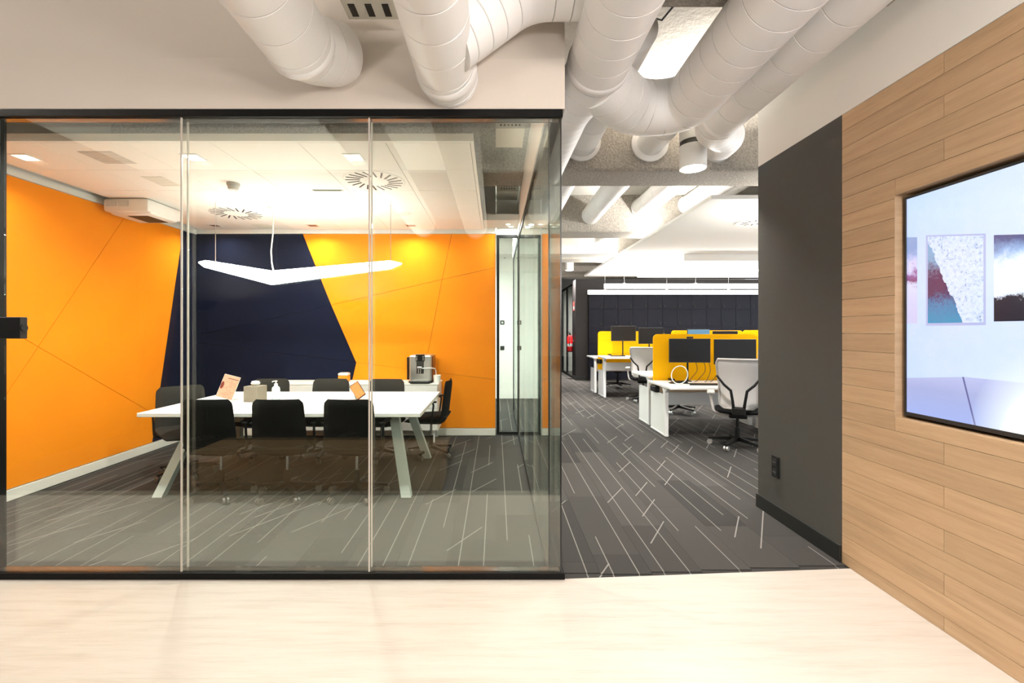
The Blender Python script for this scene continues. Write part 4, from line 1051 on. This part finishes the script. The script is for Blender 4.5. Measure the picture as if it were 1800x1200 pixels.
d1c = desk('white desk mostly hidden behind the dark wall edge', 4.02, 5.70, 5.94, 6.80, 0.70, 'front', DGp)
d2 = desk('raised white desk in the second row with a dark keyboard', XD + 0.02, 3.95, 9.55, 10.38, 0.875, 'front', DGp)
d2b = desk('white desk half at the far side of the second row', XD - 0.02, 3.95, 10.50, 11.32, 0.82, 'back', DGp)
d2c = desk('second-row white desk behind the nearest yellow screen', 4.02, 5.70, 9.55, 10.38, 0.80, 'front', DGp)
d2d = desk('second-row white desk farthest to the right', 5.76, 7.40, 9.55, 10.38, 0.80, 'front', DGp)
B(-0.01, 0.07, 0.55, 0.75, 0.56, 0.655, b=0.02).build('motor_unit', 'plastic_black', d1)
B(-0.01, 0.07, 0.55, 0.75, 0.70, 0.80, b=0.02).build('motor_unit', 'plastic_black', d2)
screen('nearest yellow felt desk screen behind two black monitors', PX(1148, 6.85), 3.93, 6.85, 0.60, PZ(587, 6.85))
screen('yellow desk screen by the dark wall edge, mostly hidden', 4.06, 5.66, 6.85, 0.60, 1.385)
screen('second-row yellow desk screen at left', PX(1051, 10.45), 3.86, 10.45, 0.55, PZ(582, 10.45), 0.875)
screen('second-row yellow desk screen peeking over the nearest one', PX(1180, 10.45), 5.66, 10.45, 0.55, PZ(580.5, 10.45), 0.80)
screen('second-row yellow desk screen by the dark wall edge', PX(1306, 10.45), 7.35, 10.45, 0.55, PZ(580, 10.45), 0.80)
def monitor(label, x, y, zc, wd, ht, zt, rz=0.0, face='monitor_black', shell='monitor_bezel', tilt=0.0):
    t = thing('monitor', label, 'monitor', (x, y, zt), rz, 'computer monitors on the desks'); h = zc - zt
    B(-wd / 2, wd / 2, 0, 0.022, h - ht / 2, h + ht / 2, b=0.004).build('shell', shell, t)
    B(-wd / 2 + .008, wd / 2 - .008, -0.002, 0.0, h - ht / 2 + .012, h + ht / 2 - .008).build('display', face, t)
    B(-0.05, 0.05, 0.022, 0.045, h - 0.05, h + 0.05, b=0.003).build('mount', 'plastic_black', t)
    MB().tube([(0, 0.05, h), (0.04, 0.08, h - 0.02), (0, 0.10, h - 0.06), (0, 0.10, 0.0)], 0.014, 10).build('arm', 'plastic_black', t, smooth=True)
    B(-0.05, 0.05, 0.06, 0.14, 0, 0.012, b=0.003).build('clamp', 'plastic_black', t)
    return t
Ym = 6.55
monitor('left black monitor before the nearest yellow screen, with webcam on top', PX(1212.5, Ym), Ym, PZ(616, Ym), 0.575, 0.345, 0.70, rz=-0.10)
monitor('right black monitor before the nearest yellow screen, behind the chair', PX(1293, Ym), Ym, PZ(618, Ym), 0.64, 0.36, 0.70, rz=0.10)
t = thing('webcam', 'small black webcam clipped on the left black monitor', 'webcam', (PX(1213, Ym), Ym - 0.0, PZ(616, Ym) + 0.1745))
B(-0.045, 0.045, -0.012, 0.022, 0, 0.026, b=0.008).build('body', 'plastic_black', t); MB().cyl((0, -0.016, 0.013), (0, -0.012, 0.013), 0.008, 14).build('lens', 'monitor_black', t)
Y2 = 10.15
monitor('black monitor in front of the second-row yellow screen', PX(1096, Y2), Y2, PZ(586, Y2), 0.54, 0.335, 0.875, rz=-0.12)
monitor('brownish-grey monitor behind the white mesh chair in the second row', PX(1145, Y2), Y2, PZ(590, Y2), 0.60, 0.36, 0.875, rz=0.15)
monitor('blue-grey monitor top peeking over the nearest yellow screen', PX(1228, Y2), Y2, PZ(592, Y2), 0.50, 0.34, 0.80, face='monitor_blue')
monitor('dark monitor top right of the blue-grey one behind the yellow screen', PX(1275, Y2), Y2, PZ(595, Y2), 0.56, 0.34, 0.80)
monitor('pale blue monitor edge beside the dark wall', 4.02 + 0.30, 6.45, 1.15, 0.52, 0.34, 0.70, rz=-0.05, face='monitor_blue', shell='monitor_blue')
def keyboard(label, x, y, z, wd, rz=0.0):
    t = thing('keyboard', label, 'keyboard', (x, y, z), rz, 'keyboards on the desks')
    B(-wd / 2, wd / 2, -0.07, 0.07, 0, 0.014, b=0.003).build('base', 'plastic_black', t)
    for j in range(4):
        for i in range(12):
            kw = (wd - 0.02) / 12
            B(-wd / 2 + .01 + i * kw + .0015, -wd / 2 + .01 + (i + 1) * kw - .0015, -0.058 + j * 0.03, -0.034 + j * 0.03, 0.014, 0.019).build('key', 'monitor_bezel', t)
    return t
keyboard('black keyboard on the nearest white desk', PX(1238, 6.22), 6.24, 0.70, 0.42, -0.05)
keyboard('dark keyboard on the raised second-row desk', PX(1087, 9.9), 9.95, 0.875, 0.30)
t = thing('laptop_dock', 'low black docking station left of the keyboard on the nearest desk', 'dock', (PX(1194, 6.35), 6.42, 0.70))
MB().prism([(-0.11, -0.06, 0), (0.13, -0.06, 0), (0.12, -0.06, 0.035), (-0.02, -0.06, 0.035)], (0, 0.12, 0)).build('body', 'plastic_black', t); B(-0.0, 0.1, -0.062, -0.06, 0.008, 0.02).build('port', 'slot_dark', t)
t = thing('charging_cable', 'white charging cable looped upright on the nearest desk', 'cable', (PX(1196, 6.25), 6.28, 0.70))
pts = [(0.112 * math.sin(a), 0.02 * math.cos(a), 0.132 - 0.125 * math.cos(a)) for a in [k * 2 * PI / 40 for k in range(41)]]
MB().tube(pts + [(0.05, -0.04, 0.008), (0.10, -0.08, 0.008)], 0.0065, 8).build('loop', 'plastic_white', t, smooth=True)
B(0.095, 0.125, -0.09, -0.07, 0.0, 0.012).build('plug', 'plastic_white', t)
for k, (xa, xb) in enumerate(((-0.02, -0.14), (0.10, -0.02), (0.17, 0.12), (0.30, 0.20))):
    o = MB().tube(fillet([(xa, 0, 0.30), (xa + 0.03, -0.02, 0.16), (xb, -0.05, 0.008), (xb - 0.05, -0.10, 0.006)], 0.1), 0.004, 6).build('monitor_cable', 'cable_black', None, loc=(PX(1228, 6.6), 6.66, 0.70))
    tag(o, ('first', 'second', 'third', 'fourth')[k] + ' thin black cable from the left hanging below the near monitors', 'cable', 'cables below the near monitors')

def task_chair(label, loc, rz, group='white mesh task chairs'):
    t = thing('task_chair', label, 'chair', loc, rz, group)
    def bk(u, v, k=1.0):
        z = 0.50 + 0.60 * v; hw = (0.205 + 0.045 * math.sin(min(1, v * 1.15) * PI * 0.5) - 0.03 * math.sin(v * PI)) * k
        if v > 0.88: hw *= 1 - 0.12 * ((v - 0.88) / 0.12) ** 2
        if v < 0.1: hw *= 1 - 0.25 * ((0.1 - v) / 0.1) ** 2
        y = -0.21 - 0.10 * v + 0.04 * math.sin(v * PI) + 0.04 * (2 * u - 1) ** 2
        return ((2 * u - 1) * hw, y, z)
    MB().sheet(lambda u, v: bk(u, v, 0.97), 12, 16, 0.014).build('back_mesh', 'mesh_white', t, smooth=True)
    ring = [bk(0, v / 14) for v in range(15)] + [bk(u / 8, 1) for u in range(1, 8)] + [bk(1, 1 - v / 14) for v in range(15)] + [bk(1 - u / 8, 0) for u in range(1, 9)]
    MB().tube(ring, 0.014, 8).build('back_frame', 'chair_frame_grey', t, smooth=True)
    for s in (-1, 1):
        MB().tube([(s * 0.235, -0.285, 0.90), (s * 0.16, -0.31, 0.80), (s * 0.085, -0.31, 0.73), (s * 0.065, -0.30, 0.60), (s * 0.05, -0.27, 0.47)], [0.012, 0.015, 0.016, 0.016, 0.018], 10).build('back_strut', 'plastic_black', t, smooth=True)
    B(-0.075, 0.075, -0.30, -0.22, 0.43, 0.53, b=0.015).build('back_bracket', 'plastic_black', t)
    def seat(u, v):
        hw = 0.25 * (1 - 0.12 * (2 * v - 1) ** 4); return ((2 * u - 1) * hw, -0.23 + 0.48 * v, 0.455 + 0.014 * (2 * u - 1) ** 2 - 0.03 * max(0, v - 0.75) / 0.25)
    MB().sheet(seat, 12, 12, 0.06).build('seat', 'chair_black', t, smooth=True)
    for s in (-1, 1):
        a = MB().tube(fillet([(s * 0.06, -0.12, 0.40), (s * 0.27, -0.10, 0.43), (s * 0.30, -0.06, 0.60), (s * 0.30, -0.03, 0.655)], 0.05), 0.015, 10).build('armrest', 'chair_frame_grey', t, smooth=True)
        B(s * 0.30 - 0.045, s * 0.30 + 0.045, -0.13, 0.11, 0.655, 0.685, b=0.013).build('arm_pad', 'plastic_grey', a, smooth=True)
    B(-0.10, 0.10, -0.14, 0.12, 0.37, 0.42, b=0.015).build('mechanism', 'plastic_black', t)
    MB().cyl((0, 0, 0.22), (0, 0, 0.38), 0.018, 16).build('gas_column', 'plastic_black', t, smooth=True)
    MB().lathe([(0.032, 0.085), (0.03, 0.24)], 20).build('column_sleeve', 'plastic_black', t, smooth=True)
    for k in range(5):
        R_ = Matrix.Rotation(2 * PI * k / 5 + PI / 2 + 0.2, 4, 'Z')
        MB().add([R_ @ Vector(p) for p in ((0.02, -0.026, 0.08), (0.02, 0.026, 0.08), (0.02, 0.026, 0.13), (0.02, -0.026, 0.13), (0.33, -0.016, 0.066), (0.33, 0.016, 0.066), (0.33, 0.016, 0.088), (0.33, -0.016, 0.088))],
                 [[3, 2, 1, 0], [4, 5, 6, 7]] + [[i, (i + 1) % 4, 4 + (i + 1) % 4, 4 + i] for i in range(4)]).build('base_leg', 'plastic_black', t)
        c = R_ @ Vector((0.315, 0, 0.03)); dv = R_ @ Vector((0, 1, 0))
        q = MB().cyl(c - dv * 0.026, c - dv * 0.006, 0.03, 18).cyl(c + dv * 0.006, c + dv * 0.026, 0.03, 18).build('caster', 'alu', t, smooth=True)
        MB().cyl(c, c + Vector((0, 0, 0.045)), 0.008, 10).build('caster_stem', 'plastic_black', q)
    return t
tc = task_chair('white mesh task chair at the nearest desk, seen from behind', (PX(1284, 5.83), 5.66, 0), -0.44)
dup(tc, (3.02, 9.35, 0), -0.36, 'white mesh task chair at the second-row desk, half behind the near screen')
dup(tc, (3.22, 8.05, 0), PI + 0.3, 'task chair behind the nearest desk, only its dark base showing')
dup(tc, (3.10, 11.6, 0), PI - 0.2, 'task chair behind the second-row desk, dark base showing under it')
dup(tc, (4.62, 6.9 + 0.95, 0), PI + 0.1, 'white task chair just visible at the edge of the dark wall')
# ---- added fittings for the lights of the rooms beyond, and added office windows
for (x, y, z, s_, lab) in ((-0.25, 8.0, 3.2, 0.8, 'added square LED panel in the small room behind the vision panel'), (4.2, 14.8, 2.75, 1.6, 'added square LED panel inside the far glass office')):
    t = thing('added_led_panel', lab, 'ceiling light', (x, y, z), group='added LED panels of the rooms beyond')
    B(-s_ / 2 - 0.02, s_ / 2 + 0.02, -s_ / 2 - 0.02, s_ / 2 + 0.02, 0.006, 0.05, b=0.004).build('housing', 'plastic_white', t)
    for sx in (-0.3, 0.3): MB().cyl((sx, 0, 0.05), (sx, 0, ZS - z), 0.004, 6).build('hanger', 'steel', t)
wi = thing('added_window', 'added tall office windows along the far right side, out of view', 'window'); wi['kind'] = 'structure'  # unseen windows added to go with the office daylight lamp
for k in range(6): B(10.5, 10.6, 4.6 + k * 1.76, 4.68 + k * 1.76, 0, 3.2).build('mullion', 'black_frame', wi)
for k in range(5): B(10.54, 10.55, 4.68 + k * 1.76, 4.6 + (k + 1) * 1.76, 0.1, 3.1).build('glass_pane', 'clear_glass', wi)
B(10.5, 10.6, 4.6, 13.5, 3.1, 3.2).build('head_rail', 'black_frame', wi); B(10.5, 10.6, 4.6, 13.5, 0, 0.1).build('sill_rail', 'black_frame', wi)
